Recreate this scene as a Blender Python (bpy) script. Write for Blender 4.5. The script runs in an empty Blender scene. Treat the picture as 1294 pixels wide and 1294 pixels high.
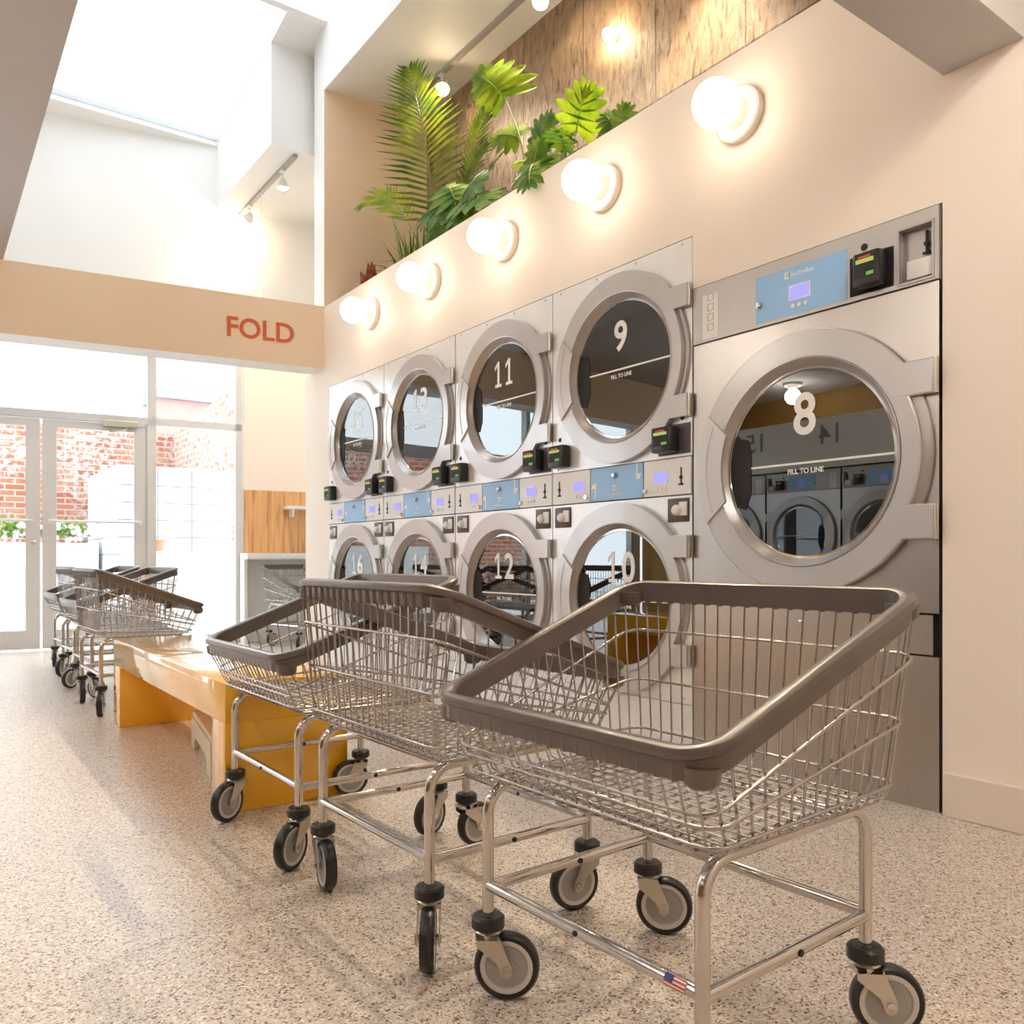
import bpy, bmesh, math, random
from mathutils import Vector, Matrix
random.seed(7)
PI = math.pi
SC = bpy.context.scene
COL = SC.collection
D = 2.7224          # the machine wall's plane, x = D
H = 0.8333          # camera height

# ------------------------------------------------------------------ materials
def new_mat(name):
    m = bpy.data.materials.new(name); m.use_nodes = True
    nt = m.node_tree; nt.nodes.clear()
    out = nt.nodes.new('ShaderNodeOutputMaterial')
    return m, nt, out
def N(nt, typ, **kw):
    n = nt.nodes.new(typ)
    for k, v in kw.items():
        if k in n.inputs: n.inputs[k].default_value = v
        else: setattr(n, k, v)
    return n
def L(nt, a, b): nt.links.new(a, b)
def rgba(c): return (c[0], c[1], c[2], 1.0)
def ramp(nt, stops, interp='LINEAR'):
    r = nt.nodes.new('ShaderNodeValToRGB'); cr = r.color_ramp; cr.interpolation = interp
    while len(cr.elements) > 1: cr.elements.remove(cr.elements[-1])
    cr.elements[0].position = stops[0][0]; cr.elements[0].color = rgba(stops[0][1])
    for p, c in stops[1:]:
        e = cr.elements.new(p); e.color = rgba(c)
    return r
def simple(name, col, rough=.5, metal=0., coat=0., var=.04, scale=6., bump=0., bscale=120., spec=.5, stretch=(1, 1, 1)):
    m, nt, out = new_mat(name)
    p = N(nt, 'ShaderNodeBsdfPrincipled', Roughness=rough, Metallic=metal)
    p.inputs['Coat Weight'].default_value = coat
    p.inputs['Specular IOR Level'].default_value = spec
    tc = N(nt, 'ShaderNodeTexCoord'); mp = N(nt, 'ShaderNodeMapping'); mp.inputs['Scale'].default_value = stretch
    L(nt, tc.outputs['Object'], mp.inputs['Vector'])
    no = N(nt, 'ShaderNodeTexNoise', Scale=scale, Detail=3.0); L(nt, mp.outputs[0], no.inputs['Vector'])
    lo = [max(0, c * (1 - var)) for c in col]; hi = [min(1, c * (1 + var)) for c in col]
    r = ramp(nt, [(.3, lo), (.7, hi)]); L(nt, no.outputs['Fac'], r.inputs['Fac'])
    L(nt, r.outputs['Color'], p.inputs['Base Color'])
    if bump > 0:
        n2 = N(nt, 'ShaderNodeTexNoise', Scale=bscale, Detail=2.0); L(nt, mp.outputs[0], n2.inputs['Vector'])
        b = N(nt, 'ShaderNodeBump', Strength=bump, Distance=.002); L(nt, n2.outputs['Fac'], b.inputs['Height'])
        L(nt, b.outputs[0], p.inputs['Normal'])
    L(nt, p.outputs[0], out.inputs[0])
    return m
def emit(name, col, strength):
    m, nt, out = new_mat(name)
    e = N(nt, 'ShaderNodeEmission', Strength=strength); e.inputs['Color'].default_value = rgba(col)
    L(nt, e.outputs[0], out.inputs[0]); return m
def glass_mat(name, tint, ior, haze=0.0):
    m, nt, out = new_mat(name)
    t = N(nt, 'ShaderNodeBsdfTransparent'); t.inputs['Color'].default_value = rgba(tint)
    g = N(nt, 'ShaderNodeBsdfGlossy', Roughness=haze)
    f = N(nt, 'ShaderNodeFresnel', IOR=ior)
    mx = N(nt, 'ShaderNodeMixShader')
    ge = N(nt, 'ShaderNodeNewGeometry'); inv_ = N(nt, 'ShaderNodeMath', operation='SUBTRACT'); inv_.inputs[0].default_value = 1.; L(nt, ge.outputs['Backfacing'], inv_.inputs[1])
    mu = N(nt, 'ShaderNodeMath', operation='MULTIPLY'); L(nt, f.outputs[0], mu.inputs[0]); L(nt, inv_.outputs[0], mu.inputs[1])
    L(nt, mu.outputs[0], mx.inputs[0]); L(nt, t.outputs[0], mx.inputs[1]); L(nt, g.outputs[0], mx.inputs[2])
    L(nt, mx.outputs[0], out.inputs[0]); return m
def leaf_mat(name, c1, c2, trans=.35, scale=9.):
    m, nt, out = new_mat(name)
    tc = N(nt, 'ShaderNodeTexCoord'); no = N(nt, 'ShaderNodeTexNoise', Scale=scale, Detail=3.0)
    L(nt, tc.outputs['Object'], no.inputs['Vector'])
    r = ramp(nt, [(.35, c1), (.65, c2)]); L(nt, no.outputs['Fac'], r.inputs['Fac'])
    p = N(nt, 'ShaderNodeBsdfPrincipled', Roughness=.55); p.inputs['Specular IOR Level'].default_value = .3; L(nt, r.outputs['Color'], p.inputs['Base Color'])
    t = N(nt, 'ShaderNodeBsdfTranslucent'); L(nt, r.outputs['Color'], t.inputs['Color'])
    mx = N(nt, 'ShaderNodeMixShader'); mx.inputs[0].default_value = trans
    L(nt, p.outputs[0], mx.inputs[1]); L(nt, t.outputs[0], mx.inputs[2]); L(nt, mx.outputs[0], out.inputs[0])
    return m
M = {}
M['cream'] = simple('cream_wall_paint', (.93, .825, .72), .55, var=.012, scale=2, bump=.03, bscale=300)
M['white'] = simple('white_wall_paint', (.86, .85, .83), .6, var=.012, scale=2, bump=.03, bscale=300)
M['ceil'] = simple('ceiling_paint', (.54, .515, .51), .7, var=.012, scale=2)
M['peach'] = simple('warm_lit_wall_paint', (.83, .65, .48), .6, var=.012, scale=2, bump=.03, bscale=300)  # pale paint with the warm lamp light put into its colour
M['ochre'] = simple('ochre_wall_paint', (.42, .24, .06), .6, var=.03, scale=2)
M['base'] = simple('baseboard_paint', (.86, .75, .66), .35, var=.01, scale=2)
M['steel'] = simple('brushed_stainless_panel', (.50, .46, .43), .30, 1., var=.05, scale=5, bump=.05, bscale=220, stretch=(1, 1, .04))
M['steelpale'] = simple('pale_satin_panel', (.85, .84, .84), .30, .30, var=.03, scale=5, bump=.04, bscale=220, stretch=(1, 1, .04))
M['greypanel'] = simple('grey_control_panel', (.55, .52, .505), .35, .25, var=.02, scale=6)
M['ring'] = simple('satin_grey_door_ring', (.57, .55, .545), .25, .25, coat=.3, var=.02, scale=5)
M['handle'] = simple('pale_grey_door_handle', (.64, .62, .615), .25, .2, coat=.3, var=.02, scale=5)
M['bevel'] = simple('brushed_aluminium_lip', (.46, .43, .42), .30, .55, var=.03, scale=8)
M['chrome'] = simple('chrome_tube', (.60, .57, .545), .09, 1., var=.03, scale=9)
M['wire'] = simple('plated_wire', (.46, .43, .41), .18, 1., var=.04, scale=9)
M['zinc'] = simple('zinc_plated_fork', (.62, .58, .50), .30, 1., var=.06, scale=14)
M['rubber'] = simple('black_rubber', (.018, .016, .016), .32, var=.1, scale=20)
M['hub'] = simple('grey_plastic_hub', (.40, .38, .37), .38, var=.04, scale=10)
M['hubrim'] = simple('pale_hub_rim', (.66, .63, .60), .35, var=.04, scale=10)
M['rim'] = simple('taupe_rubber_bumper', (.135, .108, .093), .30, coat=.15, var=.08, scale=14)
M['black'] = simple('black_plastic', (.022, .022, .024), .30, var=.05, scale=10)
M['dark'] = simple('dark_gap', (.02, .017, .015), .7, var=.05, scale=10)
M['blue'] = simple('sky_blue_panel', (.32, .57, .90), .35, var=.02, scale=6)
M['purple'] = simple('dark_plum_instruction_plate', (.10, .07, .10), .45, var=.08, scale=60)
M['brownplate'] = simple('brown_lock_plate', (.10, .065, .05), .4, .3, var=.1, scale=30)
M['lcd'] = emit('violet_lcd', (.22, .20, .62), .8)
M['green'] = emit('green_lit_screen', (.16, .42, .07), .4)
M['lime_screen'] = emit('yellow_green_lit_screen', (.42, .50, .12), .4)
M['label_red'] = simple('red_label', (.7, .08, .05), .5)
M['pale'] = simple('pale_panel', (.80, .78, .76), .4, .1, var=.02, scale=8)
M['ink'] = simple('white_vinyl', (.93, .92, .90), .5, var=.01, scale=8)
M['greyink'] = simple('grey_vinyl', (.30, .29, .29), .5, var=.02, scale=8)
M['rust'] = simple('rust_red_sign_paint', (.62, .11, .035), .5, var=.05, scale=12)
M['doorglass'] = glass_mat('tinted_door_glass', (.30, .27, .25), 2.55)
M['winglass'] = glass_mat('clear_window_glass', (.94, .96, .96), 1.45)
M['skyglass'] = glass_mat('frosted_skylight_glass', (.66, .66, .66), 1.45)
M['drum'] = simple('stainless_drum', (.40, .36, .33), .32, 1., var=.06, scale=9)
M['alu'] = simple('painted_aluminium_frame', (.70, .70, .70), .4, .2, var=.02, scale=6)
M['yellow'] = simple('yellow_lacquer', (1., .51, .008), .22, coat=1., var=.02, scale=3)
M['stool'] = simple('cream_plastic', (.80, .72, .55), .45, var=.02, scale=8)
M['counter'] = simple('white_laminate', (.88, .87, .85), .3, var=.01, scale=4)
M['soil'] = simple('dark_potting_soil', (.05, .035, .025), .9, var=.4, scale=40, bump=.6, bscale=60)
M['porcelain'] = simple('white_porcelain_base', (.84, .80, .74), .25, coat=.4, var=.01, scale=5)
M['globe'] = emit('glowing_opal_globe', (1., .85, .66), 3.4)
M['globe_low'] = emit('bright_opal_globe', (1., .93, .83), 22.)
M['spotbulb'] = emit('glowing_spot_bulb', (1., .78, .48), 60.)
M['whitemetal'] = simple('white_metal', (.82, .80, .78), .35, var=.02, scale=8)
M['palm'] = leaf_mat('palm_green', (.045, .11, .012), (.24, .30, .02), .4, 7.)
M['palmlime'] = leaf_mat('palm_lime', (.24, .36, .015), (.55, .58, .04), .4, 7.)
M['lime'] = leaf_mat('lime_leaf', (.13, .27, .012), (.34, .46, .02), .4, 8.)
M['green_leaf'] = leaf_mat('mid_green_leaf', (.06, .18, .02), (.20, .30, .03), .3, 9.)
M['darkleaf'] = leaf_mat('dark_green_leaf', (.06, .15, .02), (.17, .28, .035), .25, 9.)
M['croton'] = leaf_mat('croton_red_leaf', (.20, .02, .02), (.42, .13, .02), .25, 22.)
M['stem'] = simple('green_stem', (.20, .26, .05), .45, var=.15, scale=12)
M['terracotta'] = simple('terracotta', (.62, .25, .13), .8, var=.1, scale=12)
M['siding'] = simple('white_siding', (.66, .68, .70), .6, var=.02, scale=4)
M['plaster'] = simple('white_exterior_plaster', (.85, .84, .82), .8, var=.03, scale=3)
M['pave'] = simple('pale_concrete', (.78, .76, .74), .8, var=.05, scale=3)
M['bluegrey'] = simple('blue_grey_roof', (.15, .17, .24), .6, var=.15, scale=6)
M['pinkwall'] = simple('pink_render', (.42, .20, .17), .8, var=.08, scale=4)
M['bluewin'] = simple('blue_window_pane', (.35, .55, .70), .15, var=.1, scale=4)
M['petal'] = simple('white_petal', (.86, .86, .88), .6, var=.03, scale=9)
M['flagred'] = simple('flag_red', (.62, .05, .06), .4)
M['flagblue'] = simple('flag_blue', (.03, .05, .25), .4)

def floor_material():
    m, nt, out = new_mat('speckled_epoxy_floor')
    tc = N(nt, 'ShaderNodeTexCoord')
    p = N(nt, 'ShaderNodeBsdfPrincipled', Roughness=.34)
    p.inputs['Coat Weight'].default_value = .25; p.inputs['Coat Roughness'].default_value = .28
    def flecks(scale, lo, hi, seedoff):
        mp = N(nt, 'ShaderNodeMapping'); mp.inputs['Location'].default_value = (seedoff, seedoff * 1.7, 0)
        L(nt, tc.outputs['Object'], mp.inputs['Vector'])
        v = N(nt, 'ShaderNodeTexVoronoi', Scale=scale); L(nt, mp.outputs[0], v.inputs['Vector'])
        s = N(nt, 'ShaderNodeSeparateColor'); L(nt, v.outputs['Color'], s.inputs[0])
        r = ramp(nt, [(lo, (0, 0, 0)), (hi, (1, 1, 1))], 'CONSTANT'); L(nt, s.outputs[0], r.inputs['Fac'])
        return r.outputs['Color'], s
    no = N(nt, 'ShaderNodeTexNoise', Scale=1.4, Detail=3.0); L(nt, tc.outputs['Object'], no.inputs['Vector'])
    base = ramp(nt, [(.3, (.68, .59, .50)), (.7, (.75, .66, .57))]); L(nt, no.outputs['Fac'], base.inputs['Fac'])
    cur = base.outputs['Color']
    for scale, thr, colr, off in ((210, .80, (.92, .84, .74), 0.), (240, .84, (.55, .43, .33), 3.1), (200, .93, (.12, .085, .06), 7.7), (190, .975, (.40, .16, .08), 11.3), (260, .90, (.34, .25, .18), 15.)):
        f, _ = flecks(scale, 0., thr, off)
        mx = N(nt, 'ShaderNodeMix', data_type='RGBA')
        L(nt, f, mx.inputs[0]); L(nt, cur, mx.inputs[6]); mx.inputs[7].default_value = rgba(colr)
        cur = mx.outputs[2]
    L(nt, cur, p.inputs['Base Color'])
    n2 = N(nt, 'ShaderNodeTexNoise', Scale=160., Detail=2.0); L(nt, tc.outputs['Object'], n2.inputs['Vector'])
    b = N(nt, 'ShaderNodeBump', Strength=.12, Distance=.003); L(nt, n2.outputs['Fac'], b.inputs['Height']); L(nt, b.outputs[0], p.inputs['Normal'])
    L(nt, p.outputs[0], out.inputs[0]); return m
M['floor'] = floor_material()

def bark_material():
    m, nt, out = new_mat('brown_bark_tile')
    tc = N(nt, 'ShaderNodeTexCoord'); sx = N(nt, 'ShaderNodeSeparateXYZ'); L(nt, tc.outputs['Object'], sx.inputs[0])
    cb = N(nt, 'ShaderNodeCombineXYZ'); L(nt, sx.outputs[1], cb.inputs[0]); L(nt, sx.outputs[2], cb.inputs[1])
    mp = N(nt, 'ShaderNodeMapping'); mp.inputs['Scale'].default_value = (13., 3.2, 1); L(nt, cb.outputs[0], mp.inputs['Vector'])
    n1 = N(nt, 'ShaderNodeTexNoise', Scale=2.4, Detail=8.0, Roughness=.65, Distortion=.5); L(nt, mp.outputs[0], n1.inputs['Vector'])
    r = ramp(nt, [(.34, (.10, .06, .03)), (.44, (.30, .19, .115)), (.58, (.40, .265, .17)), (.72, (.52, .37, .25))]); L(nt, n1.outputs['Fac'], r.inputs['Fac'])
    mp2 = N(nt, 'ShaderNodeMapping'); mp2.inputs['Location'].default_value = (.478, .0, 0); L(nt, cb.outputs[0], mp2.inputs['Vector'])
    br = N(nt, 'ShaderNodeTexBrick', Scale=1.0); br.offset = 0.; br.inputs['Brick Width'].default_value = .667; br.inputs['Row Height'].default_value = 1.2
    br.inputs['Mortar Size'].default_value = .006; br.inputs['Color1'].default_value = (1, 1, 1, 1); br.inputs['Color2'].default_value = (.84, .84, .84, 1); br.inputs['Mortar'].default_value = (.25, .22, .2, 1)
    L(nt, mp2.outputs[0], br.inputs['Vector'])
    mx = N(nt, 'ShaderNodeMix', data_type='RGBA', blend_type='MULTIPLY'); mx.inputs[0].default_value = 1.
    L(nt, r.outputs['Color'], mx.inputs[6]); L(nt, br.outputs['Color'], mx.inputs[7])
    p = N(nt, 'ShaderNodeBsdfPrincipled', Roughness=.45); L(nt, mx.outputs[2], p.inputs['Base Color'])
    b = N(nt, 'ShaderNodeBump', Strength=.7, Distance=.02); L(nt, n1.outputs['Fac'], b.inputs['Height']); L(nt, b.outputs[0], p.inputs['Normal'])
    L(nt, p.outputs[0], out.inputs[0]); return m
M['bark'] = bark_material()

def brick_material(name, c1, c2, mortar, axis=0):
    m, nt, out = new_mat(name)
    tc = N(nt, 'ShaderNodeTexCoord'); sx = N(nt, 'ShaderNodeSeparateXYZ'); L(nt, tc.outputs['Object'], sx.inputs[0])
    cb = N(nt, 'ShaderNodeCombineXYZ'); L(nt, sx.outputs[axis], cb.inputs[0]); L(nt, sx.outputs[2], cb.inputs[1])
    br = N(nt, 'ShaderNodeTexBrick', Scale=1.0); br.inputs['Brick Width'].default_value = .26; br.inputs['Row Height'].default_value = .088
    br.inputs['Mortar Size'].default_value = .012; br.inputs['Mortar Smooth'].default_value = .3
    br.inputs['Color1'].default_value = rgba(c1); br.inputs['Color2'].default_value = rgba(c2); br.inputs['Mortar'].default_value = rgba(mortar)
    L(nt, cb.outputs[0], br.inputs['Vector'])
    no = N(nt, 'ShaderNodeTexNoise', Scale=1.1, Detail=5.0); L(nt, tc.outputs['Object'], no.inputs['Vector'])
    r = ramp(nt, [(.42, (1, 1, 1)), (.62, (.0, .0, .0))]); L(nt, no.outputs['Fac'], r.inputs['Fac'])
    n3 = N(nt, 'ShaderNodeTexNoise', Scale=14., Detail=4.0); L(nt, tc.outputs['Object'], n3.inputs['Vector'])
    r3 = ramp(nt, [(.45, (0, 0, 0)), (.6, (1, 1, 1))]); L(nt, n3.outputs['Fac'], r3.inputs['Fac'])
    mm = N(nt, 'ShaderNodeMath', operation='MULTIPLY'); L(nt, r.outputs['Color'], mm.inputs[0]); L(nt, r3.outputs['Color'], mm.inputs[1])
    mx = N(nt, 'ShaderNodeMix', data_type='RGBA'); L(nt, mm.outputs[0], mx.inputs[0]); L(nt, br.outputs['Color'], mx.inputs[6]); mx.inputs[7].default_value = (.56, .50, .47, 1)
    p = N(nt, 'ShaderNodeBsdfPrincipled', Roughness=.85); L(nt, mx.outputs[2], p.inputs['Base Color'])
    L(nt, p.outputs[0], out.inputs[0]); return m
M['brick'] = brick_material('old_red_brick', (.34, .095, .05), (.44, .18, .105), (.46, .37, .31))
M['brickside'] = brick_material('old_tan_brick', (.26, .16, .10), (.36, .24, .16), (.42, .36, .30), 1)

def wood_material():
    m, nt, out = new_mat('orange_pine_panel')
    tc = N(nt, 'ShaderNodeTexCoord'); mp = N(nt, 'ShaderNodeMapping'); mp.inputs['Scale'].default_value = (22, 22, 1.2); L(nt, tc.outputs['Object'], mp.inputs['Vector'])
    n1 = N(nt, 'ShaderNodeTexNoise', Scale=1.5, Detail=4.0, Distortion=.6); L(nt, mp.outputs[0], n1.inputs['Vector'])
    r = ramp(nt, [(.32, (.52, .24, .08)), (.5, (.74, .40, .16)), (.7, (.82, .49, .22))]); L(nt, n1.outputs['Fac'], r.inputs['Fac'])
    p = N(nt, 'ShaderNodeBsdfPrincipled', Roughness=.5); L(nt, r.outputs['Color'], p.inputs['Base Color']); L(nt, p.outputs[0], out.inputs[0]); return m
M['wood'] = wood_material()

# ------------------------------------------------------------------ mesh builder
class MB:
    def __init__(self):
        self.v = []; self.f = []; self.mi = []; self.cur = 0; self.mats = []
    def use(self, key):
        if key not in self.mats: self.mats.append(key)
        self.cur = self.mats.index(key); return self
    def add(self, vs, fs):
        b = len(self.v); self.v.extend([tuple(p) for p in vs])
        for f in fs: self.f.append(tuple(b + i for i in f)); self.mi.append(self.cur)
    def box(self, x0, x1, y0, y1, z0, z1, mtx=None, bev=0.):
        if bev > 0:
            bm = bmesh.new(); bmesh.ops.create_cube(bm, size=1.)
            for v in bm.verts: v.co = Vector(((x0 + x1) / 2 + v.co.x * (x1 - x0), (y0 + y1) / 2 + v.co.y * (y1 - y0), (z0 + z1) / 2 + v.co.z * (z1 - z0)))
            bmesh.ops.bevel(bm, geom=bm.edges[:], offset=bev, segments=2, affect='EDGES', profile=.5)
            bm.verts.index_update()
            vs = [v.co.copy() for v in bm.verts]; fs = [[v.index for v in f.verts] for f in bm.faces]; bm.free()
        else:
            vs = [Vector((x, y, z)) for x in (x0, x1) for y in (y0, y1) for z in (z0, z1)]
            fs = [(0, 1, 3, 2), (4, 6, 7, 5), (0, 4, 5, 1), (2, 3, 7, 6), (0, 2, 6, 4), (1, 5, 7, 3)]
        if mtx is not None: vs = [mtx @ v for v in vs]
        self.add(vs, fs); return self
    def tube(self, pts, r, n=8, closed=False, cap=True):
        pts = [Vector(p) for p in pts]; m = len(pts)
        rs = r if isinstance(r, (list, tuple)) else [r] * m
        tang = []
        for i in range(m):
            a = pts[(i - 1) % m] if (closed or i > 0) else pts[0]
            b = pts[(i + 1) % m] if (closed or i < m - 1) else pts[-1]
            t = (b - a); tang.append(t.normalized() if t.length > 1e-9 else Vector((0, 0, 1)))
        ref = Vector((0, 0, 1)) if abs(tang[0].z) < .9 else Vector((1, 0, 0))
        u = tang[0].cross(ref).normalized(); vs = []
        for i in range(m):
            t = tang[i]; u = (u - t * u.dot(t))
            u = u.normalized() if u.length > 1e-6 else t.orthogonal().normalized()
            w = t.cross(u)
            for k in range(n):
                a = 2 * PI * k / n
                vs.append(pts[i] + (u * math.cos(a) + w * math.sin(a)) * rs[i])
        fs = []
        for i in range(m if closed else m - 1):
            j = (i + 1) % m
            for k in range(n):
                k2 = (k + 1) % n
                fs.append((i * n + k, i * n + k2, j * n + k2, j * n + k))
        if cap and not closed:
            fs.append(tuple(range(n - 1, -1, -1))); fs.append(tuple((m - 1) * n + k for k in range(n)))
        self.add(vs, fs); return self
    def lathe(self, prof, o, ax, n=24, capa=True, capb=True):
        o = Vector(o); ax = Vector(ax).normalized(); u = ax.orthogonal().normalized(); w = ax.cross(u)
        vs = []
        for (r, h) in prof:
            for k in range(n):
                a = 2 * PI * k / n; vs.append(o + ax * h + (u * math.cos(a) + w * math.sin(a)) * r)
        fs = []
        for i in range(len(prof) - 1):
            for k in range(n):
                k2 = (k + 1) % n; fs.append((i * n + k, i * n + k2, (i + 1) * n + k2, (i + 1) * n + k))
        if capa and prof[0][0] > 1e-6: fs.append(tuple(range(n - 1, -1, -1)))
        if capb and prof[-1][0] > 1e-6: fs.append(tuple((len(prof) - 1) * n + k for k in range(n)))
        self.add(vs, fs); return self
    def prism(self, poly, o, u, w, t, d0, d1):
        o, u, w, t = Vector(o), Vector(u), Vector(w), Vector(t); n = len(poly)
        vs = [o + u * a + w * b + t * d0 for a, b in poly] + [o + u * a + w * b + t * d1 for a, b in poly]
        fs = [tuple(range(n - 1, -1, -1)), tuple(range(n, 2 * n))]
        for i in range(n):
            j = (i + 1) % n; fs.append((i, j, n + j, n + i))
        self.add(vs, fs); return self
    def ringplate(self, outer, inner, o, u, w, t, d0, d1):
        """plate between two closed outlines with the same number of points"""
        o, u, w, t = Vector(o), Vector(u), Vector(w), Vector(t); n = len(outer)
        P = lambda p, d: o + u * p[0] + w * p[1] + t * d
        vs = [P(p, d0) for p in outer] + [P(p, d0) for p in inner] + [P(p, d1) for p in outer] + [P(p, d1) for p in inner]
        fs = []
        for i in range(n):
            j = (i + 1) % n
            fs += [(i, j, n + j, n + i), (2 * n + j, 2 * n + i, 3 * n + i, 3 * n + j), (j, i, 2 * n + i, 2 * n + j), (n + i, n + j, 3 * n + j, 3 * n + i)]
        self.add(vs, fs); return self
    def build(self, name, mat=None, parent=None, loc=(0, 0, 0), rot=0., smooth=True, angle=35, kind=None, label=None):
        me = bpy.data.meshes.new(name); me.from_pydata([tuple(p) for p in self.v], [], self.f)
        for k in (self.mats or [mat]): me.materials.append(M[k])
        if self.mats:
            me.polygons.foreach_set('material_index', self.mi)
        bm = bmesh.new(); bm.from_mesh(me); bmesh.ops.recalc_face_normals(bm, faces=bm.faces[:]); bm.to_mesh(me); bm.free()
        if smooth:
            me.polygons.foreach_set('use_smooth', [True] * len(me.polygons)); me.set_sharp_from_angle(angle=math.radians(angle))
        me.update()
        o = bpy.data.objects.new(name, me); COL.objects.link(o)
        o.location = loc; o.rotation_euler = (0, 0, rot)
        if parent is not None: o.parent = parent
        if kind: o['kind'] = kind
        if label: o['label'] = label
        return o
def tag(o, label, cat, group=None, kind=None):
    o['label'] = label; o['category'] = cat
    if group: o['group'] = group
    if kind: o['kind'] = kind
    return o
def thing(name, label, cat, loc, rot=0., group=None):
    o = bpy.data.objects.new(name, None); COL.objects.link(o); o.location = loc; o.rotation_euler = (0, 0, rot)
    o.empty_display_size = .1
    return tag(o, label, cat, group)
def kids(o): return [c for c in bpy.data.objects if c.parent == o]
def copy_tree(o, parent=None, skip=()):
    c = o.copy(); COL.objects.link(c)
    if parent is not None: c.parent = parent
    for ch in kids(o):
        if ch.name.split('.')[0] in skip: continue
        copy_tree(ch, c, skip)
    return c
def text(body, name, mat, parent, center, size, u, w, width=None, bold=0., depth=.0012, loc=None):
    """lettering as a mesh: centred, reading along u, upright along w; size = cap height"""
    cu = bpy.data.curves.new(name, 'FONT'); cu.body = body; cu.size = 1.; cu.offset = bold; cu.extrude = .01; cu.resolution_u = 4
    t = bpy.data.objects.new(name, cu); COL.objects.link(t)
    dg = bpy.context.evaluated_depsgraph_get(); dg.update()
    me = bpy.data.meshes.new_from_object(t.evaluated_get(dg)); bpy.data.objects.remove(t); bpy.data.curves.remove(cu)
    xs = [v.co.x for v in me.vertices]; ys = [v.co.y for v in me.vertices]
    x0, x1, y0, y1 = min(xs), max(xs), min(ys), max(ys)
    sy = size / (y1 - y0); sx = (width / (x1 - x0)) if width else sy
    u, w, c = Vector(u), Vector(w), Vector(center); nrm = u.cross(w)
    for v in me.vertices:
        v.co = c + u * ((v.co.x - (x0 + x1) / 2) * sx) + w * ((v.co.y - (y0 + y1) / 2) * sy) + nrm * ((v.co.z + .01) / .02 * depth)
    me.materials.clear(); me.materials.append(M[mat]); me.name = name
    o = bpy.data.objects.new(name, me); COL.objects.link(o)
    if parent is not None: o.parent = parent
    return o
def arc(cx, cy, r, a0, a1, n): return [(cx + r * math.cos(a0 + (a1 - a0) * i / n), cy + r * math.sin(a0 + (a1 - a0) * i / n)) for i in range(n + 1)]
def fillet(pts, r, n=6, closed=False):
    pts = [Vector(p) for p in pts]; out = []; m = len(pts)
    for i in range(m):
        if not closed and i in (0, m - 1): out.append(pts[i]); continue
        p = pts[i]; a = pts[(i - 1) % m]; b = pts[(i + 1) % m]
        d1 = (a - p).normalized(); d2 = (b - p).normalized(); ang = d1.angle(d2)
        if ang > PI - .05: out.append(p); continue
        rr = min(r, (a - p).length * .49 * math.tan(ang / 2), (b - p).length * .49 * math.tan(ang / 2))
        t = rr / math.tan(ang / 2); c = p + (d1 + d2).normalized() * (rr / math.sin(ang / 2))
        s0 = p + d1 * t - c; s1 = p + d2 * t - c; tot = s0.angle(s1); ax = s0.cross(s1).normalized()
        for k in range(n + 1): out.append(c + Matrix.Rotation(tot * k / n, 3, ax) @ s0)
    return out

# ------------------------------------------------------------------ the setting
SK = math.atan(-.135)            # the street-side walls stand a little askew
def struct(mb, name, mat, **kw): return mb.build(name, mat, kind='structure', smooth=False, **kw)
struct(MB().box(-3.85, 4.0, -2.8, 8.75, -.12, 0), 'floor', 'floor')
w = MB()
w.prism([(-2.7, 0), (1.359, 0), (1.359, 2.003), (2.430, 2.003), (2.430, 2.235), (6.300, 2.235), (6.300, 0), (6.42, 0), (6.42, 2.909), (-2.7, 2.909)], (D, 0, 0), (0, 1, 0), (0, 0, 1), (1, 0, 0), 0, .12)
w.box(D, D + .12, 6.42, 6.80, 0, 2.405)
struct(w, 'wall_right', 'cream')
struct(MB().box(D - .018, D, -2.7, 1.352, 0, .142, bev=.004), 'baseboard_right', 'base')
struct(MB().box(3.62, 3.75, 1.1, 6.6, 2.5, 4.75), 'wall_planter_back', 'bark')
struct(MB().box(D + .12, 3.62, 1.1, 6.45, 2.40, 2.52), 'trim_1', 'cream')
# band with the sign, and the wall stub above it; front skins carry painted warm light
struct(MB().box(-6.3, .0, 0.008, .27, 2.405, 2.915), 'wall_far_band', 'white', loc=(D, 6.40, 0), rot=SK)
struct(MB().box(-6.3, .0, 0, .008, 2.405, 2.915), 'far_band_warm_skin', 'peach', loc=(D, 6.40, 0), rot=SK)
struct(MB().box(0, 1.05, 0.008, .31, 2.405, 5.3), 'wall_far_stub', 'white', loc=(D, 6.40, 0), rot=SK)
struct(MB().box(0, 1.05, 0, .008, 2.405, 4.70), 'far_stub_warm_skin', 'peach', loc=(D, 6.40, 0), rot=SK)
# near beam, low ceiling, atrium walls, high ceiling with its skylight opening
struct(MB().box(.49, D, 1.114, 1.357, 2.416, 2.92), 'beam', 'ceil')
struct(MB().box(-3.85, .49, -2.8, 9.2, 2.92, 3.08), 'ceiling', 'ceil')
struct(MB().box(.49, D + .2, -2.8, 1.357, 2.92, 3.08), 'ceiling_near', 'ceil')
struct(MB().box(.37, .49, 1.357, 8.9, 3.08, 5.4), 'wall_left_upper', 'white')
struct(MB().box(.37, 3.75, 1.24, 1.357, 3.08, 5.4), 'wall_near_upper', 'white')
c = MB()
c.box(.49, D, 1.357, 4.9, 5.25, 5.4); c.box(.49, .62, 4.9, 6.42, 5.25, 5.4); c.box(.62, D, 6.33, 6.40, 5.22, 5.32)
struct(c, 'ceiling_high', 'white')
struct(MB().box(D, 3.75, 1.357, 6.42, 4.70, 5.4), 'ceiling_planter', 'white')
c = MB()
SL = [(6.40, 5.25), (8.75, 4.87), (8.75, 4.97), (6.40, 5.35)]
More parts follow.
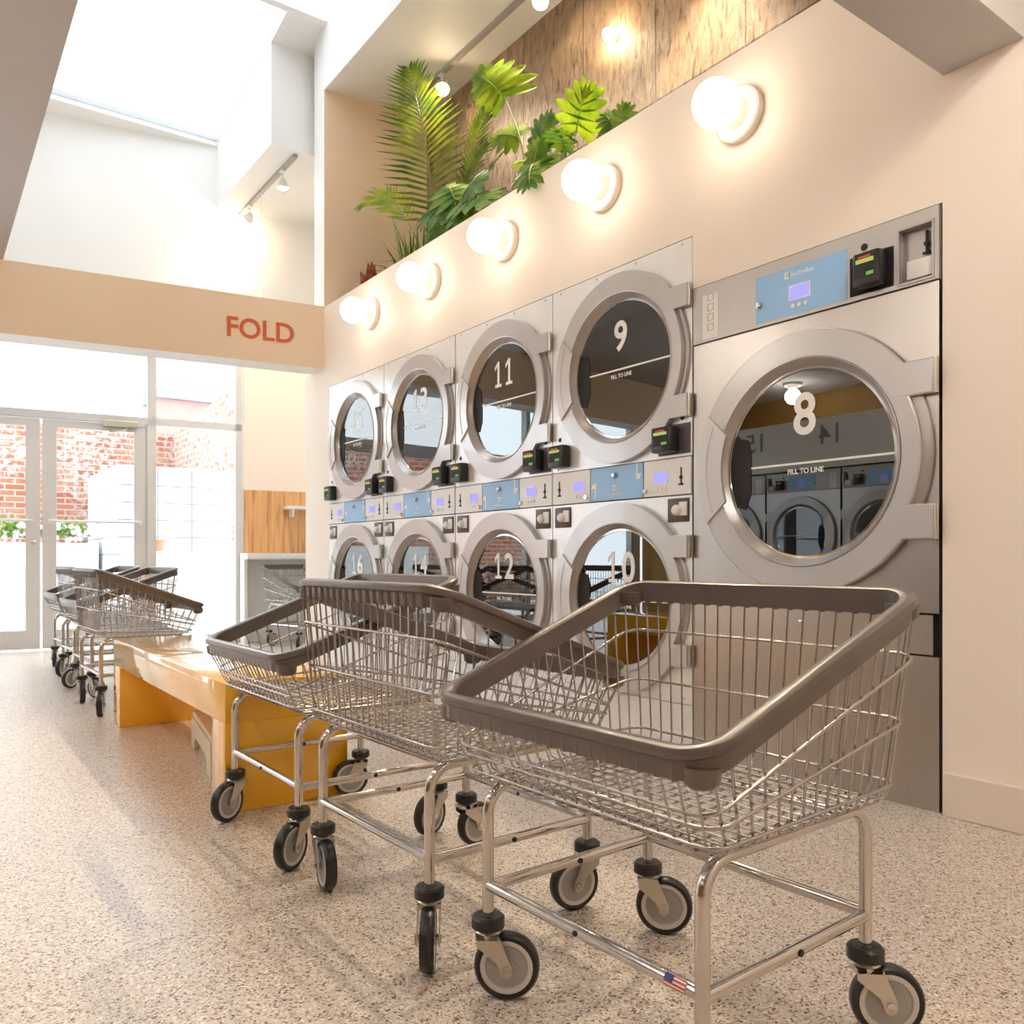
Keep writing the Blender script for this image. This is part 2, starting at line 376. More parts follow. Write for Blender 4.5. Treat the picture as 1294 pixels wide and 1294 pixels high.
for x0, x1 in ((.37, .56), (2.42, 3.85)): c.prism(SL, (x0, 0, 0), (0, 1, 0), (0, 0, 1), (1, 0, 0), 0, x1 - x0)
c.prism([(8.34, 4.935), (8.75, 4.87), (8.75, 4.97), (8.34, 5.035)], (.56, 0, 0), (0, 1, 0), (0, 0, 1), (1, 0, 0), 0, 1.86)
struct(c, 'ceiling_back', 'white')
struct(MB().prism([(6.40, 5.29), (8.34, 4.975), (8.34, 4.985), (6.40, 5.30)], (.56, 0, 0), (0, 1, 0), (0, 0, 1), (1, 0, 0), 0, 1.86), 'window_8', 'skyglass')
struct(MB().box(.62, D, 4.9, 6.33, 5.36, 5.37), 'window_9', 'skyglass')
struct(MB().prism([(6.80, 4.33), (8.45, 4.33), (8.45, 4.925), (6.80, 5.19)], (2.42, 0, 0), (0, 1, 0), (0, 0, 1), (1, 0, 0), 0, 1.38), 'ceiling_alcove_soffit', 'white')
struct(MB().box(3.72, 3.85, 6.35, 8.6, 0, 5.3), 'wall_alcove', 'white')
# left and near end of the room
struct(MB().box(-3.85, -3.70, -2.8, 9.2, 0, 2.95), 'wall_left', 'ochre')
struct(MB().box(-3.85, D + .12, -2.8, -2.7, 0, 2.95), 'wall_near', 'cream')
struct(MB().box(-3.70, -2.80, -2.0, 8.0, 1.865, 2.43), 'wall_left_fascia', 'white')

# street front: local x along it, local y outward; its meeting stiles at x = 0
FX, FY = .92, 8.57
def facade(mb, name, mat, kind='structure', parent=None): 
    return mb.build(name, mat, loc=(FX, FY, 0) if parent is None else (0, 0, 0), rot=SK if parent is None else 0, kind=kind if parent is None else None, smooth=False, parent=parent)
facade(MB().box(1.76, 2.95, 0, .14, 0, 4.95).box(-4.6, 1.76, 0, .14, 2.95, 4.95).box(-4.6, -4.45, 0, .14, 0, 2.95), 'wall_far', 'white')
facade(MB().box(1.775, 2.90, -.012, 0, 1.535, 2.95), 'trim_2', 'cream')
fr = MB()
fr.box(-4.45, 1.76, .0, .10, 2.86, 2.95).box(-4.45, 1.76, .0, .10, 2.125, 2.195)
for x0, x1 in ((-.97, -.885), (.885, .965), (1.70, 1.76), (-2.2, -2.13), (-3.3, -3.23), (-4.45, -4.38)): fr.box(x0, x1, 0, .10, 0, 2.95)
fr.box(.965, 1.70, 0, .10, 0, .09).box(-4.45, -.97, 0, .10, 0, .09)
facade(fr, 'trim_3', 'alu')
def door_leaf(x0, x1, name, hand):
    d = MB(); d.box(x0, x0 + .115, .02, .07, .02, 2.115).box(x1 - .115, x1, .02, .07, .02, 2.115)
    d.box(x0 + .115, x1 - .115, .02, .07, 2.045, 2.115).box(x0 + .115, x1 - .115, .02, .07, .02, .19)
    o = facade(d, name, 'alu')
    facade(MB().box(x0 + .115, x1 - .115, .04, .048, .19, 2.045), 'glass', 'winglass', parent=o)
    b = MB(); b.tube([(x0 + .05, -.02, 1.185), (x1 - .05, -.02, 1.185)], .012, 8)
    for xx in (x0 + .06, x1 - .06): b.box(xx - .012, xx + .012, -.03, .022, 1.165, 1.205)
    facade(b, 'push_bar', 'whitemetal', parent=o)
    if hand: facade(MB().lathe([(.02, 0), (.02, .014), (.012, .02)], (hand, .02, .985), (0, -1, 0), 14), 'lock', 'zinc', parent=o)
    return o
door_leaf(-.885, -.008, 'door_1', -.06)
d2 = door_leaf(.008, .885, 'door_2', None)
k = MB(); k.box(.50, .80, -.05, .0, 2.085, 2.14, bev=.006); k.tube([(.72, -.03, 2.08), (.70, -.10, 2.05), (.56, -.02, 2.03)], .01, 6)
facade(k, 'closer', 'zinc', parent=d2)
for i, (x0, x1, z0, z1) in enumerate(((-.885, .885, 2.195, 2.86), (.965, 1.70, 2.195, 2.86), (.965, 1.70, .09, 2.125), (-2.13, -.97, .09, 2.125), (-2.13, -.97, 2.195, 2.86), (-3.23, -2.2, .09, 2.86), (-4.38, -3.3, .09, 2.86))):
    facade(MB().box(x0, x1, .045, .053, z0, z1), 'window_%d' % (i + 1), 'winglass')
facade(MB().box(1.78, 2.86, -.03, -.012, .90, 1.535), 'trim_4', 'wood')   # pine wall panel

# ------------------------------------------------------------------ sign
sx, sy = D - .505, 6.40 + .505 * .135 - .0
ux = Vector((math.cos(SK), math.sin(SK), 0)); nx = Vector((math.sin(SK), -math.cos(SK), 0))
ctr = Vector((D, 6.40, 0)) - ux * .508 + nx * .001 + Vector((0, 0, 2.655))
tag(text('FOLD', 'fold_sign', 'rust', None, ctr, .158, ux, (0, 0, 1), width=.515, bold=.012, depth=.006),
    'rust red capital letters spelling FOLD on the warm-tinted overhead band', 'sign')

# ------------------------------------------------------------------ machines
UY = Vector((0, -1, 0)); UZ = Vector((0, 0, 1)); TX = Vector((-1, 0, 0))   # image-right, up, out of the wall
def hole_plate(mb, y0, y1, z0, z1, cy, cz, r, x0, x1, n=64):
    outer = []; inner = []
    for i in range(n):
        a = 2 * PI * i / n; ca, sa = math.cos(a), math.sin(a)
        t = min(((y1 - cy) if ca > 0 else (cy - y0)) / max(abs(ca), 1e-9), ((z1 - cz) if sa > 0 else (cz - z0)) / max(abs(sa), 1e-9))
        outer.append((ca * t, sa * t)); inner.append((ca * r, sa * r))
    # snap the nearest outline point onto each corner
    for qy, qz in ((y1 - cy, z1 - cz), (y0 - cy, z1 - cz), (y0 - cy, z0 - cz), (y1 - cy, z0 - cz)):
        i = min(range(n), key=lambda j: (outer[j][0] - qy) ** 2 + (outer[j][1] - qz) ** 2); outer[i] = (qy, qz)
    mb.ringplate(outer, inner, (x0, cy, cz), (0, 1, 0), (0, 0, 1), (1, 0, 0), 0, x1 - x0)
def make_door(root, cy, cz, S, number, lowfill, name='door'):
    """round door; S scales the small doors' measures. returns the door object"""
    R, Rn, Ri, Rg = .448 * S, .414 * S, .352 * S, .323 * S
    hx = S * (.445 if S < 1.05 else .455)
    a1, a2 = .19 * S * (1 if S < 1.05 else .86), .287 * S * (1 if S < 1.05 else .94)
    P = []
    be = math.asin((a1 + a2) / 2 / Rn)
    out = arc(0, 0, R, be, 2 * PI - be, 84) + arc(0, 0, Rn, -be, be, 26)
    inn = [(Ri * math.cos(math.atan2(p[1], p[0])), Ri * math.sin(math.atan2(p[1], p[0]))) for p in out]
    mb = MB()
    o = Vector((0, cy, cz))
    mb.ringplate(out, inn, o, UY, UZ, TX, .006, .032)
    xa = Rn * math.cos(be) - .03
    for q in (1, -1): mb.prism([(xa, q * a1), (hx, q * a1), (hx, q * a2), (math.sqrt(R * R - a2 * a2) - .02, q * a2), (xa - .04, q * (a1 + a2) / 2)], o, UY, UZ, TX, .007, .0325)
    d = mb.build(name, 'ring', root, angle=30)
    # a slim bevel so that edges catch light
    mod = d.modifiers.new('soft', 'BEVEL'); mod.width = .006; mod.segments = 2; mod.limit_method = 'ANGLE'; mod.angle_limit = math.radians(50)
    # bright conical lip down to the glass
    MB().lathe([(Ri + .004, .034), (Ri, .036), (Ri - .004, .032), (Rg + .008, .002), (Rg + .002, -.004), (Rg - .003, -.006)], (0, cy, cz), TX, 72, False, False).build('lip', 'bevel', d, label='brushed metal inner lip')
    MB().lathe([(Rg + .004, -.006), (Rg + .004, -.002), (Rg - .004, -.001), (Rg - .006, -.004)], (0, cy, cz), TX, 72, False, False).build('gasket', 'chrome', d)
    MB().lathe([(Rg, -.012), (Rg, -.005)], (0, cy, cz), TX, 72).build('glass', 'doorglass', d, label='dark tinted round glass')
    # handle segment
    hb = MB(); A0, A1 = math.radians(152), math.radians(206)
    ro, ri = R * .992, .333 * S
    sec = arc(0, 0, ro, A0, A1, 18) + arc(0, 0, ri, A1 - .10, A0 + .10, 18)
    hb.prism(sec, (0, cy, cz), UY, UZ, TX, .030, .041)
    hb.tube([o_ for o_ in [Vector((0, cy, cz)) + UY * (R * .90 * math.cos(a)) + UZ * (R * .90 * math.sin(a)) + TX * .042 for a in [A0 + .06 + (A1 - A0 - .12) * i / 14 for i in range(15)]]], .0022, 6)
    h = hb.build('handle', 'handle', d, angle=25)
    # dark plate before the glass, painting in the handle's dark reflection
    gb = MB(); gb.prism(arc(0, 0, Rg * .985, math.radians(158), math.radians(206), 12) + [(-.19 * S - .06 * S, -.15 * S), (-.225 * S, -.09 * S), (-.225 * S, .06 * S), (-.24 * S, .105 * S)], (0, cy, cz), UY, UZ, TX, -.0045, -.002)
    gb.build('handle_reflection', 'dark', d, angle=25)
    # hinge pins
    for s in (1, -1):
        zc = s * (a1 + a2) / 2
        MB().lathe([(.0075, -(a2 - a1) * .5), (.0075, (a2 - a1) * .5)], Vector((0, cy, cz)) + UY * (hx + .004) + UZ * zc + TX * .022, UZ, 12).build('hinge', 'zinc', d)
    # lettering on the glass
    g = [c for c in kids(d) if c.name.startswith('glass')][0]
    if number:
        zz = cz + (.16 if not lowfill else .145) * (S if S < 1.05 else 1.17)
        hh = .148 * (S if S < 1.05 else 1.10); cw = .088 * (hh / .148)
        tw = cw * (len(number) - 1) * 1.2
        for i_, ch_ in enumerate(number):
            yc_ = cy + .004 + tw / 2 - i_ * cw * 1.2
            if ch_ == '1':
                one = [(-.36, 0), (.36, 0), (.36, .115), (.11, .115), (.11, 1), (-.07, 1), (-.40, .81), (-.40, .66), (-.11, .82), (-.11, .115), (-.36, .115)]
                MB().prism([(x_ * cw, (y_ - .5) * hh) for x_, y_ in one], (.0045, yc_, zz), UY, UZ, TX, 0, .001).build('number', 'ink', g, smooth=False)
            else: text(ch_, 'number', 'ink', g, Vector((.0045, yc_, zz)), hh, UY, UZ, width=cw, bold=.02, depth=.001)
    zl = cz + .001 if not lowfill else cz - .012
    half = math.sqrt(Rg * Rg - (zl - cz) ** 2) - .004
    MB().box(.0035, .0045, cy - half, cy + half, zl - .004, zl + .004).build('fill_line', 'ink', g)
    text('FILL TO LINE', 'fill_lettering', 'ink', g, Vector((.0045, cy, zl - .03)), .019 * S, UY, UZ, width=.14 * S, bold=.02, depth=.001)
    return d
def make_drum(root, cy, cz, S):
    r = .33 * S
    mb = MB(); mb.lathe([(r, .0), (r, .03), (r * 1.12, .09), (r * 1.12, .50), (r * .8, .54)], (-.0, cy, cz), (1, 0, 0), 48, False, True)
    for i in range(3):
        a = 2 * PI * i / 3 + .5; p = Vector((.3, cy + math.cos(a) * r * 1.08, cz + math.sin(a) * r * 1.08))
        mb.tube([p + Vector((-.18, 0, 0)), p + Vector((.18, 0, 0))], .03 * S, 8)
    mb.build('drum', 'drum', root, angle=40)
def card_reader(root, y0, y1, z0, z1, plate=None):
    b = MB()
    if plate: b.use('purple').box(-.004, .001, plate[0], plate[1], plate[2], plate[3])
    b.use('black').box(-.062, -.002, y0, y1, z0, z1, bev=.010)
    o = b.build('card_reader', None, root, angle=30)
    h = z1 - z0; wy = y1 - y0
    MB().box(-.0635, -.0615, y0 + wy * .14, y1 - wy * .12, z0 + h * .24, z1 - h * .06).build('bezel', 'dark', o)
    MB().use('lime_screen').box(-.0645, -.0632, y0 + wy * .18, y1 - wy * .16, z0 + h * .66, z0 + h * .78).build('screen', None, o, label='lit yellow-green screen')
    MB().use('green').box(-.0645, -.0632, y0 + wy * .18, y0 + wy * .45, z0 + h * .28, z0 + h * .38).build('tap_light', None, o, label='lit green light')
    MB().use('label_red').box(-.0645, -.0632, y0 + wy * .3, y1 - wy * .25, z0 + h * .80, z0 + h * .86).build('sticker', None, o, label='small red sticker')
    return o
def coin_slot(root, y, z, s=1.):
    b = MB(); b.box(-.006, 0, y - .004 * s, y + .004 * s, z - .035 * s, z + .045 * s).box(-.008, 0, y - .014 * s, y + .014 * s, z - .042 * s, z - .034 * s)
    b.lathe([(.010 * s, 0), (.010 * s, .008)], (0, y, z - .004 * s), TX, 12)
    return b.build('coin_slot', 'dark', root)
def electrolux_mark(root, y, z, h, x, stacked=False):
    """small square emblem and the word beside or under it"""
    b = MB(); s = h / 2
    b.box(x - .0008, x, y - s, y + s, z - s, z + s)
    e = b.build('emblem', 'ink', root)
    q = MB(); q.prism(arc(0, 0, s * .66, PI / 2, 3 * PI / 2, 12), (x - .0006, y + s * .05, z), UY, UZ, TX, 0, .0006)
    q.prism([(.12 * s, -.66 * s), (.12 * s, .66 * s), (.66 * s, .66 * s), (.30 * s, 0), (.66 * s, -.66 * s)], (x - .0006, y, z), UY, UZ, TX, 0, .0006)
    q.build('emblem_mark', 'blue', e)
    if stacked: text('Electrolux', 'wordmark', 'ink', root, Vector((x, y, z - h * 1.15)), h * .62, UY, UZ, bold=.01, depth=.0008)
    else: text('Electrolux', 'wordmark', 'ink', root, Vector((x, y - h * 2.35, z)), h * .72, UY, UZ, bold=.01, depth=.0008)
def lcd(root, y0, y1, z0, z1, x):
    f_ = MB(); f_.box(x - .0015, x, y0 - .006, y1 + .006, z0 - .006, z1 + .006); o = f_.build('display', 'pale', root)
    MB().box(x - .0026, x - .0014, y0, y1, z0, z1).build('screen', 'lcd', o, label='lit violet screen')
    for i in range(3):
        yy = y0 + (y1 - y0) * (i + .5) / 3
        MB().lathe([(.009, 0), (.009, .003)], (x, yy, z0 - .026), TX, 10).build('button', 'whitemetal', o)
    return o

def make_stack(label, numbers):
    root = thing('stacked_dryer', label, 'dryer', (D, 0, 0), 0, 'two-high stainless machines in a row')
    W = .966; cy, zu, zl = .45, 1.742, .652
    body = MB()
    body.box(.03, .80, .004, W - .004, 0, 2.23)
    cab = body.build('cabinet', 'dark', root, smooth=False)
    for (z0, z1, cz) in ((1.286, 2.2315, zu), (.20, 1.114, zl)):
        f_ = MB(); hole_plate(f_, .003, W - .003, z0, z1, cy, cz, .338, .0, .03)
        f_.build('front_panel', 'steelpale', root, smooth=False)
    MB().box(0, .03, .003, W - .003, .0, .197).build('kick_panel', 'steelpale', root, smooth=False)
    sc = MB()
    for y in (.06, .35, .62, .90): sc.lathe([(.006, 0), (.005, .003), (0.0, .004)], (0, y, 2.215), TX, 8)
    for y in (.05, .92): sc.lathe([(.006, 0), (.005, .003), (0, .004)], (0, y, 1.30), TX, 8); sc.lathe([(.006, 0), (.005, .003), (0, .004)], (0, y, .225), TX, 8)
    sc.build('screw', 'zinc', root)
    # base rings behind the doors
    for cz, num, low in ((zu, numbers[0], False), (zl, numbers[1], True)):
        MB().lathe([(.36, 0), (.441, 0), (.441, .010), (.436, .014), (.36, .014)], (0, cy, cz), TX, 72, False, False).build('door_seat', 'brownplate' if False else 'bevel', root)
        make_door(root, cy, cz, 1., num, low)
        make_drum(root, cy, cz, 1.)
    # control strip
    z0, z1 = 1.119, 1.282
    for (a, b_, mt, nm) in ((.004, .291, 'pale', 'control_panel'), (.297, .661, 'blue', 'brand_panel'), (.667, .962, 'pale', 'control_panel')):
        p = MB().box(-.004, .03, a, b_, z0, z1, bev=.002).build(nm, mt, root, smooth=False)
        if nm == 'brand_panel':
            MB().lathe([(.013, 0), (.013, .012), (.008, .016)], (-.004, .485, 1.237), TX, 16).build('lock', 'chrome', p)
            electrolux_mark(p, .485, 1.178, .026, -.0042, True)
            for (yy, zz, s) in ((.335, 1.245, 1), (.625, 1.17, -1)):
                ar = MB(); ar.box(-.0048, -.004, yy - .004, yy + .004, zz - .038, zz + .038)
                ar.prism([(-.02, 0), (.02, 0), (0, -.03 * s)], (-.0045, yy - .012 * s, zz - .012 * s), UY, UZ, TX, 0, .0008)
                ar.build('arrow', 'ink', p)
        else:
            rgt = a < .1
            y0 = .146 if rgt else .712
            if rgt:
                lcd(p, .144, .224, 1.178, 1.226, -.0042); coin_slot(p, .062, 1.198, .9); MB().lathe([(.011, 0), (.011, .012)], (-.004, .277, 1.145), TX, 12).build('lock', 'chrome', p)
            else:
                lcd(p, .708, .788, 1.178, 1.226, -.0042); coin_slot(p, .905, 1.198, .9); MB().lathe([(.011, 0), (.011, .012)], (-.004, .69, 1.145), TX, 12).build('lock', 'chrome', p)
    card_reader(root, .072, .192, 1.306, 1.420, (.012, .20, 1.298, 1.43))
    card_reader(root, .815, .935, 1.306, 1.420)
    for y in (.058, .905):
        MB().lathe([(.012, 0), (.012, .001)], (-.0005, y, 1.456), TX, 14).build('port_hole', 'dark', root)
    for y0, y1 in ((.018, .142), (.815, .942)):
        p = MB().box(-.006, .0, y0, y1, .998, 1.103, bev=.003).build('coin_box_plate', 'brownplate', root)
        yc = (y0 + y1) / 2
        k_ = MB(); k_.lathe([(.024, 0), (.024, .016), (.016, .026), (.008, .028)], (-.006, yc, 1.05), TX, 16); k_.box(-.012, -.005, yc - .055, yc - .012, 1.026, 1.086)
        k_.build('lock', 'whitemetal', p)
    return root
NUMS = [('9', '10'), ('11', '12'), ('13', '14'), ('15', '16')]
LBL = ['stainless two-high dryer with doors 9 and 10, beside the big machine 8',
       'stainless two-high dryer with doors 11 and 12, third tower from the street end',
       'stainless two-high dryer between door 11 tower and the end tower by the street',
       'stainless two-high dryer at the street end of the row, below the fifth globe lamp']
for i in range(4):
    st = make_stack(LBL[i], NUMS[i]); st.location = (D, (2.430, 3.396, 4.366, 5.334)[i], 0)

def make_big(label, number='8'):
    root = thing('laundry_machine', label, 'washing machine', (D, 1.362, 0), 0)
    W = 1.064; S = 1.105; cy, cz = .513, 1.199
    MB().box(.03, .85, .004, W - .004, 0, 1.998).build('cabinet', 'dark', root, smooth=False)
    f_ = MB(); hole_plate(f_, .008, W - .003, .655, 1.751, cy, cz, .374, 0, .03); f_.build('front_panel', 'steel', root, smooth=False)
    MB().box(.004, .03, .030, W - .003, .516, .648).build('service_panel', 'steel', root, smooth=False)
    MB().box(0, .03, .008, W - .003, .0, .510).build('kick_panel', 'steel', root, smooth=False)
    sc = MB(); sc.lathe([(.012, 0), (.010, .006), (0, .009)], (.003, .53, .596), TX, 12)
    for y in (.12, .5, .95): sc.lathe([(.006, 0), (.005, .003), (0, .004)], (0, y, .05), TX, 8)
    sc.build('screw', 'chrome', root)
    MB().lathe([(.40, 0), (.492, 0), (.492, .010), (.486, .014), (.40, .014)], (0, cy, cz), TX, 72, False, False).build('door_seat', 'bevel', root)
    make_door(root, cy, cz, S, number, False)
    make_drum(root, cy, cz, S)
    p = MB(); p.box(-.004, .03, .145, W - .003, 1.757, 1.999); p.box(-.004, .03, .008, .024, 1.757, 1.999); p.box(-.004, .03, .024, .145, 1.757, 1.770); p.box(-.004, .03, .024, .145, 1.955, 1.999)
    cp = p.build('control_panel', 'greypanel', root, smooth=False)
    bp = MB().box(-.0055, -.004, .336, .733, 1.771, 1.954, bev=.0006).build('brand_panel', 'blue', cp, smooth=False)
    electrolux_mark(cp, .585, 1.925, .026, -.0057)
    lcd(cp, .49, .574, 1.828, 1.876, -.0057)
    MB().lathe([(.012, 0), (.012, .010), (.006, .013)], (-.005, .715, 1.84), TX, 14).build('lock', 'chrome', cp)
    MB().lathe([(.013, 0), (.013, .001)], (-.0045, .269, 1.938), TX, 14).build('port_hole', 'dark', cp)
    card_reader(root, .182, .282, 1.782, 1.902, (.160, .325, 1.773, 1.912))
    # coin niche
    nb = MB(); nb.box(.028, .03, .024, .145, 1.77, 1.955); nb.box(-.008, .004, .022, .028, 1.766, 1.958); nb.box(-.008, .004, .140, .147, 1.766, 1.958); nb.box(-.008, .004, .022, .147, 1.951, 1.958); nb.box(-.008, .004, .022, .147, 1.764, 1.771)
    nc = nb.build('coin_niche', 'bevel', root, smooth=False)
    MB().box(.0, .028, .030, .118, 1.779, 1.842, bev=.002).build('coin_box', 'whitemetal', nc)
    coin_slot(nc, .058, 1.895, .9).location.x = .022
    pl = MB().box(-.0052, -.004, .924, 1.008, 1.768, 1.955).build('instruction_plate', 'pale', root, smooth=False)
    ic = MB()
    for i in range(4):
        zz = 1.80 + i * .042
        for bx in ((.948, .951), (.978, .981)): ic.box(-.0058, -.0052, bx[0], bx[1], zz, zz + .03)
        ic.box(-.0058, -.0052, .948, .981, zz, zz + .002); ic.box(-.0058, -.0052, .948, .981, zz + .028, zz + .03)
    ic.build('pictogram', 'greyink', pl, smooth=False)
    return root
big = make_big('large stainless single machine numbered 8 at the near end of the row')
# the opposite row, seen only in the reflections
for i, yc in enumerate((7.25, 6.25, 5.25, 4.25, 3.25)):
    c_ = copy_tree(big, None, skip=('number', 'number_foot', 'wordmark', 'emblem'))
    c_.location = (-2.85, yc, 0); c_.rotation_euler = (0, 0, PI); c_.scale = (.925, .925, .925)
    c_['label'] = 'stainless machine opposite, %s, under the white number fascia' % ('first from the street doors', 'below fascia number 15', 'below fascia number 14', 'below fascia number 13', 'fifth from the street doors')[i]
    c_['group'] = 'machines of the opposite row'
for s_, yy, wn in (('15', 6.38, 'fifteen'), ('14', 5.38, 'fourteen'), ('13', 4.38, 'thirteen'), ('16', 7.38, 'sixteen')):
    tag(text(s_, 'fascia_sign', 'greyink', None, Vector((-2.799, yy, 2.24)), .22, (0, 1, 0), UZ, bold=.006, depth=.003), 'grey numeral %s on the white fascia opposite' % wn, 'sign')

# ------------------------------------------------------------------ globe lamps
def make_globe(label, grp):
    root = thing('globe_lamp', label, 'lamp', (0, 0, 0), 0, grp)
    MB().lathe([(.108, 0), (.110, .006), (.108, .030), (.100, .036), (.092, .034), (.088, .026), (.062, .030), (.056, .05), (.052, .075), (.044, .085)], (0, 0, 0), (0, 0, 1), 40).build('socket_base', 'porcelain', root)
    MB().lathe([(.005, 0), (.004, .004), (0, .005)], (.085, 0, .029), (0, 0, 1), 8).lathe([(.005, 0), (.004, .004), (0, .005)], (-.085, 0, .029), (0, 0, 1), 8).build('screw', 'zinc', root)
    R = .092
    pr = [(R * math.sin(PI * i / 20), .160 - R * math.cos(PI * i / 20)) for i in range(1, 20)]
    pr = [(0.001, .160 - R)] + pr + [(0.001, .160 + R)]
    MB().lathe(pr, (0, 0, 0), (0, 0, 1), 32).build('globe', 'globe', root, label='glowing white glass globe')
    return root
g0 = make_globe('', 'globe lamps along the machine wall')
GL = ['round white globe lamp above the big machine 8', 'round white globe lamp above door 9', 'round white globe lamp above door 11, below the dark lobed leaves', 'round white globe lamp, second from the street end of the row', 'round white globe lamp at the street end of the row']
for i, y in enumerate((2.169, 2.984, 3.813, 4.648, 5.507)):
    g = g0 if i == 0 else copy_tree(g0)
    g.location = (D, y, 2.638); g.rotation_euler = (0, -PI / 2, 0); g['label'] = GL[i]
LOWL = ((-2.95, 5.95, 'over the opposite machines near the street'), (-.7, .4, 'added fill over the aisle'), (1.6, -.2, 'added fill near the right wall'), (-2.2, 3.6, 'added fill over the middle of the opposite machines'), (-.7, 2.6, 'added fill over the middle of the aisle'), (-2.2, 1.2, 'added fill over the near end of the opposite machines'), (-.7, 4.8, 'added fill above the aisle beside the bench'), (1.6, -1.8, 'added fill at the far right corner behind'), (1.75, .5, 'added fill beside the near beam'))  # first lamp is reflected in the door glass; the others are added fill
for i, (x, y, wh_) in enumerate(LOWL):
    g = copy_tree(g0); gl = [k for k in kids(g) if k.name.startswith('globe')][0]; gl.data = gl.data.copy(); gl.data.materials[0] = M['globe_low']; g.location = (x, y, 2.92); g.rotation_euler = (PI, 0, 0)
    g['label'] = 'round globe lamp on the low ceiling, ' + wh_; g['group'] = 'globe lamps on the low ceiling'

# ------------------------------------------------------------------ track lights
def track(name, p0, p1, label):
    mb = MB(); a, b = Vector(p0), Vector(p1); d = (b - a); ln = d.length; yaw = math.atan2(d.y, d.x)
    mt = Matrix.Translation(a) @ Matrix.Rotation(yaw, 4, 'Z')
    mb.box(0, ln, -.018, .018, -.03, 0, mt)
    return tag(mb.build(name, 'hub', smooth=False), label, 'track')
track('track_rail', (3.37, 1.9, 4.70), (3.37, 6.2, 4.70), 'grey track rail on the ceiling over the planter')
track('track_rail', (2.65, 6.85, 4.33), (2.65, 8.33, 4.33), 'grey track rail under the soffit in the far alcove')
def spot(loc, label, aim, power=0., r=.052, grp=None):
    root = thing('track_spotlight', label, 'spotlight', loc, 0, grp)
    mb = MB(); mb.tube([(0, 0, 0), (0, 0, -.10)], .009, 8); mb.box(-.022, .022, -.03, .03, -.012, 0)
    mb.build('stem', 'whitemetal', root)
    a = Vector(aim).normalized()
    c_ = Vector((0, 0, -.10))
    MB().lathe([(.018, -.03), (.030, -.01), (r, .045)], c_, a, 20, True, False).build('lamp_head', 'whitemetal', root)
    MB().lathe([(r * .93, .036), (r * .80, .052), (r * .4, .064), (.001, .067)], c_, a, 20, True, False).build('bulb', 'spotbulb', root, label='glowing bulb')
    if power:
        li = bpy.data.lights.new('spot_beam', 'SPOT'); li.energy = power; li.color = (1., .82, .60); li.spot_size = math.radians(95); li.spot_blend = .6; li.shadow_soft_size = .05
        lo = bpy.data.objects.new('spot_beam', li); COL.objects.link(lo); lo.parent = root
        lo.location = c_ + a * .10; lo.rotation_euler = a.to_track_quat('-Z', 'Y').to_euler()
    return root
spot((3.37, 5.60, 4.668), 'lit track spotlight above the tall palm frond', (-.25, -.55, -.75), 22, grp='track spotlights over the planter')
spot((3.37, 4.33, 4.668), 'bright lit track spotlight above the large lime leaf', (-.35, -.3, -.85), 60, grp='track spotlights over the planter')
spot((3.37, 3.0, 4.668), 'lit track spotlight over the bare tiled wall beside the machine 8 end', (-.2, .1, -.95), 90, grp='track spotlights over the planter')
spot((2.65, 8.05, 4.298), 'small lit spotlight in the far alcove', (-.25, .75, -.6), 14)
wb = thing('wall_bulb', 'small round glowing bulb on the brown tiled wall', 'lamp', (3.62, 3.87, 4.16))
MB().lathe([(.03, 0), (.03, .02), (.02, .04)], (0, 0, 0), TX, 16).build('socket', 'porcelain', wb)
pr = [(.001, .03)] + [(.038 * math.sin(PI * i / 12), .068 - .038 * math.cos(PI * i / 12)) for i in range(1, 12)] + [(.001, .106)]
MB().lathe(pr, (0, 0, 0), TX, 18).build('bulb', 'spotbulb', wb)
spot((2.65, 7.15, 4.298), 'small spotlight on the alcove track, nearer the wall end', (.1, .2, -.95), 36, grp=None)
tag(MB().tube([(2.65, 7.72, 4.30), (2.65, 7.72, 3.0)], .004, 6).build('hanging_cable', 'whitemetal'), 'thin pale cable hanging from the alcove track', 'cable')

# ------------------------------------------------------------------ carts
RIM = (.314, .335, -.301, .244, .58, .782)
R1 = (.301, .333, -.269, .240, .483, .672); R2 = (.303, .317, -.260, .232, .464, .560); R3 = (.293, .303, -.250, .229, .433, .450)
def corners(p, dz=0., g=0.):
    a, b, y0, y1, z0, z1 = p
    return [(-a - g, y0 - g, z0 + dz), (a + g, y0 - g, z0 + dz), (b + g, y1 + g, z1 + dz), (-b - g, y1 + g, z1 + dz)]
def sweep_ring(mb, path, prof):
    m = len(path); n = len(prof); vs = []
    c = sum(path, Vector()) / m
    for i in range(m):
        t = (path[(i + 1) % m] - path[(i - 1) % m]); t.z = 0; t.normalize()
        o = Vector((t.y, -t.x, 0))
        for a, b in prof: vs.append(path[i] + o * a + Vector((0, 0, b)))
    fs = []
    for i in range(m):
        j = (i + 1) % m
        for k in range(n):
            k2 = (k + 1) % n; fs.append((i * n + k, j * n + k, j * n + k2, i * n + k2))
    mb.add(vs, fs)
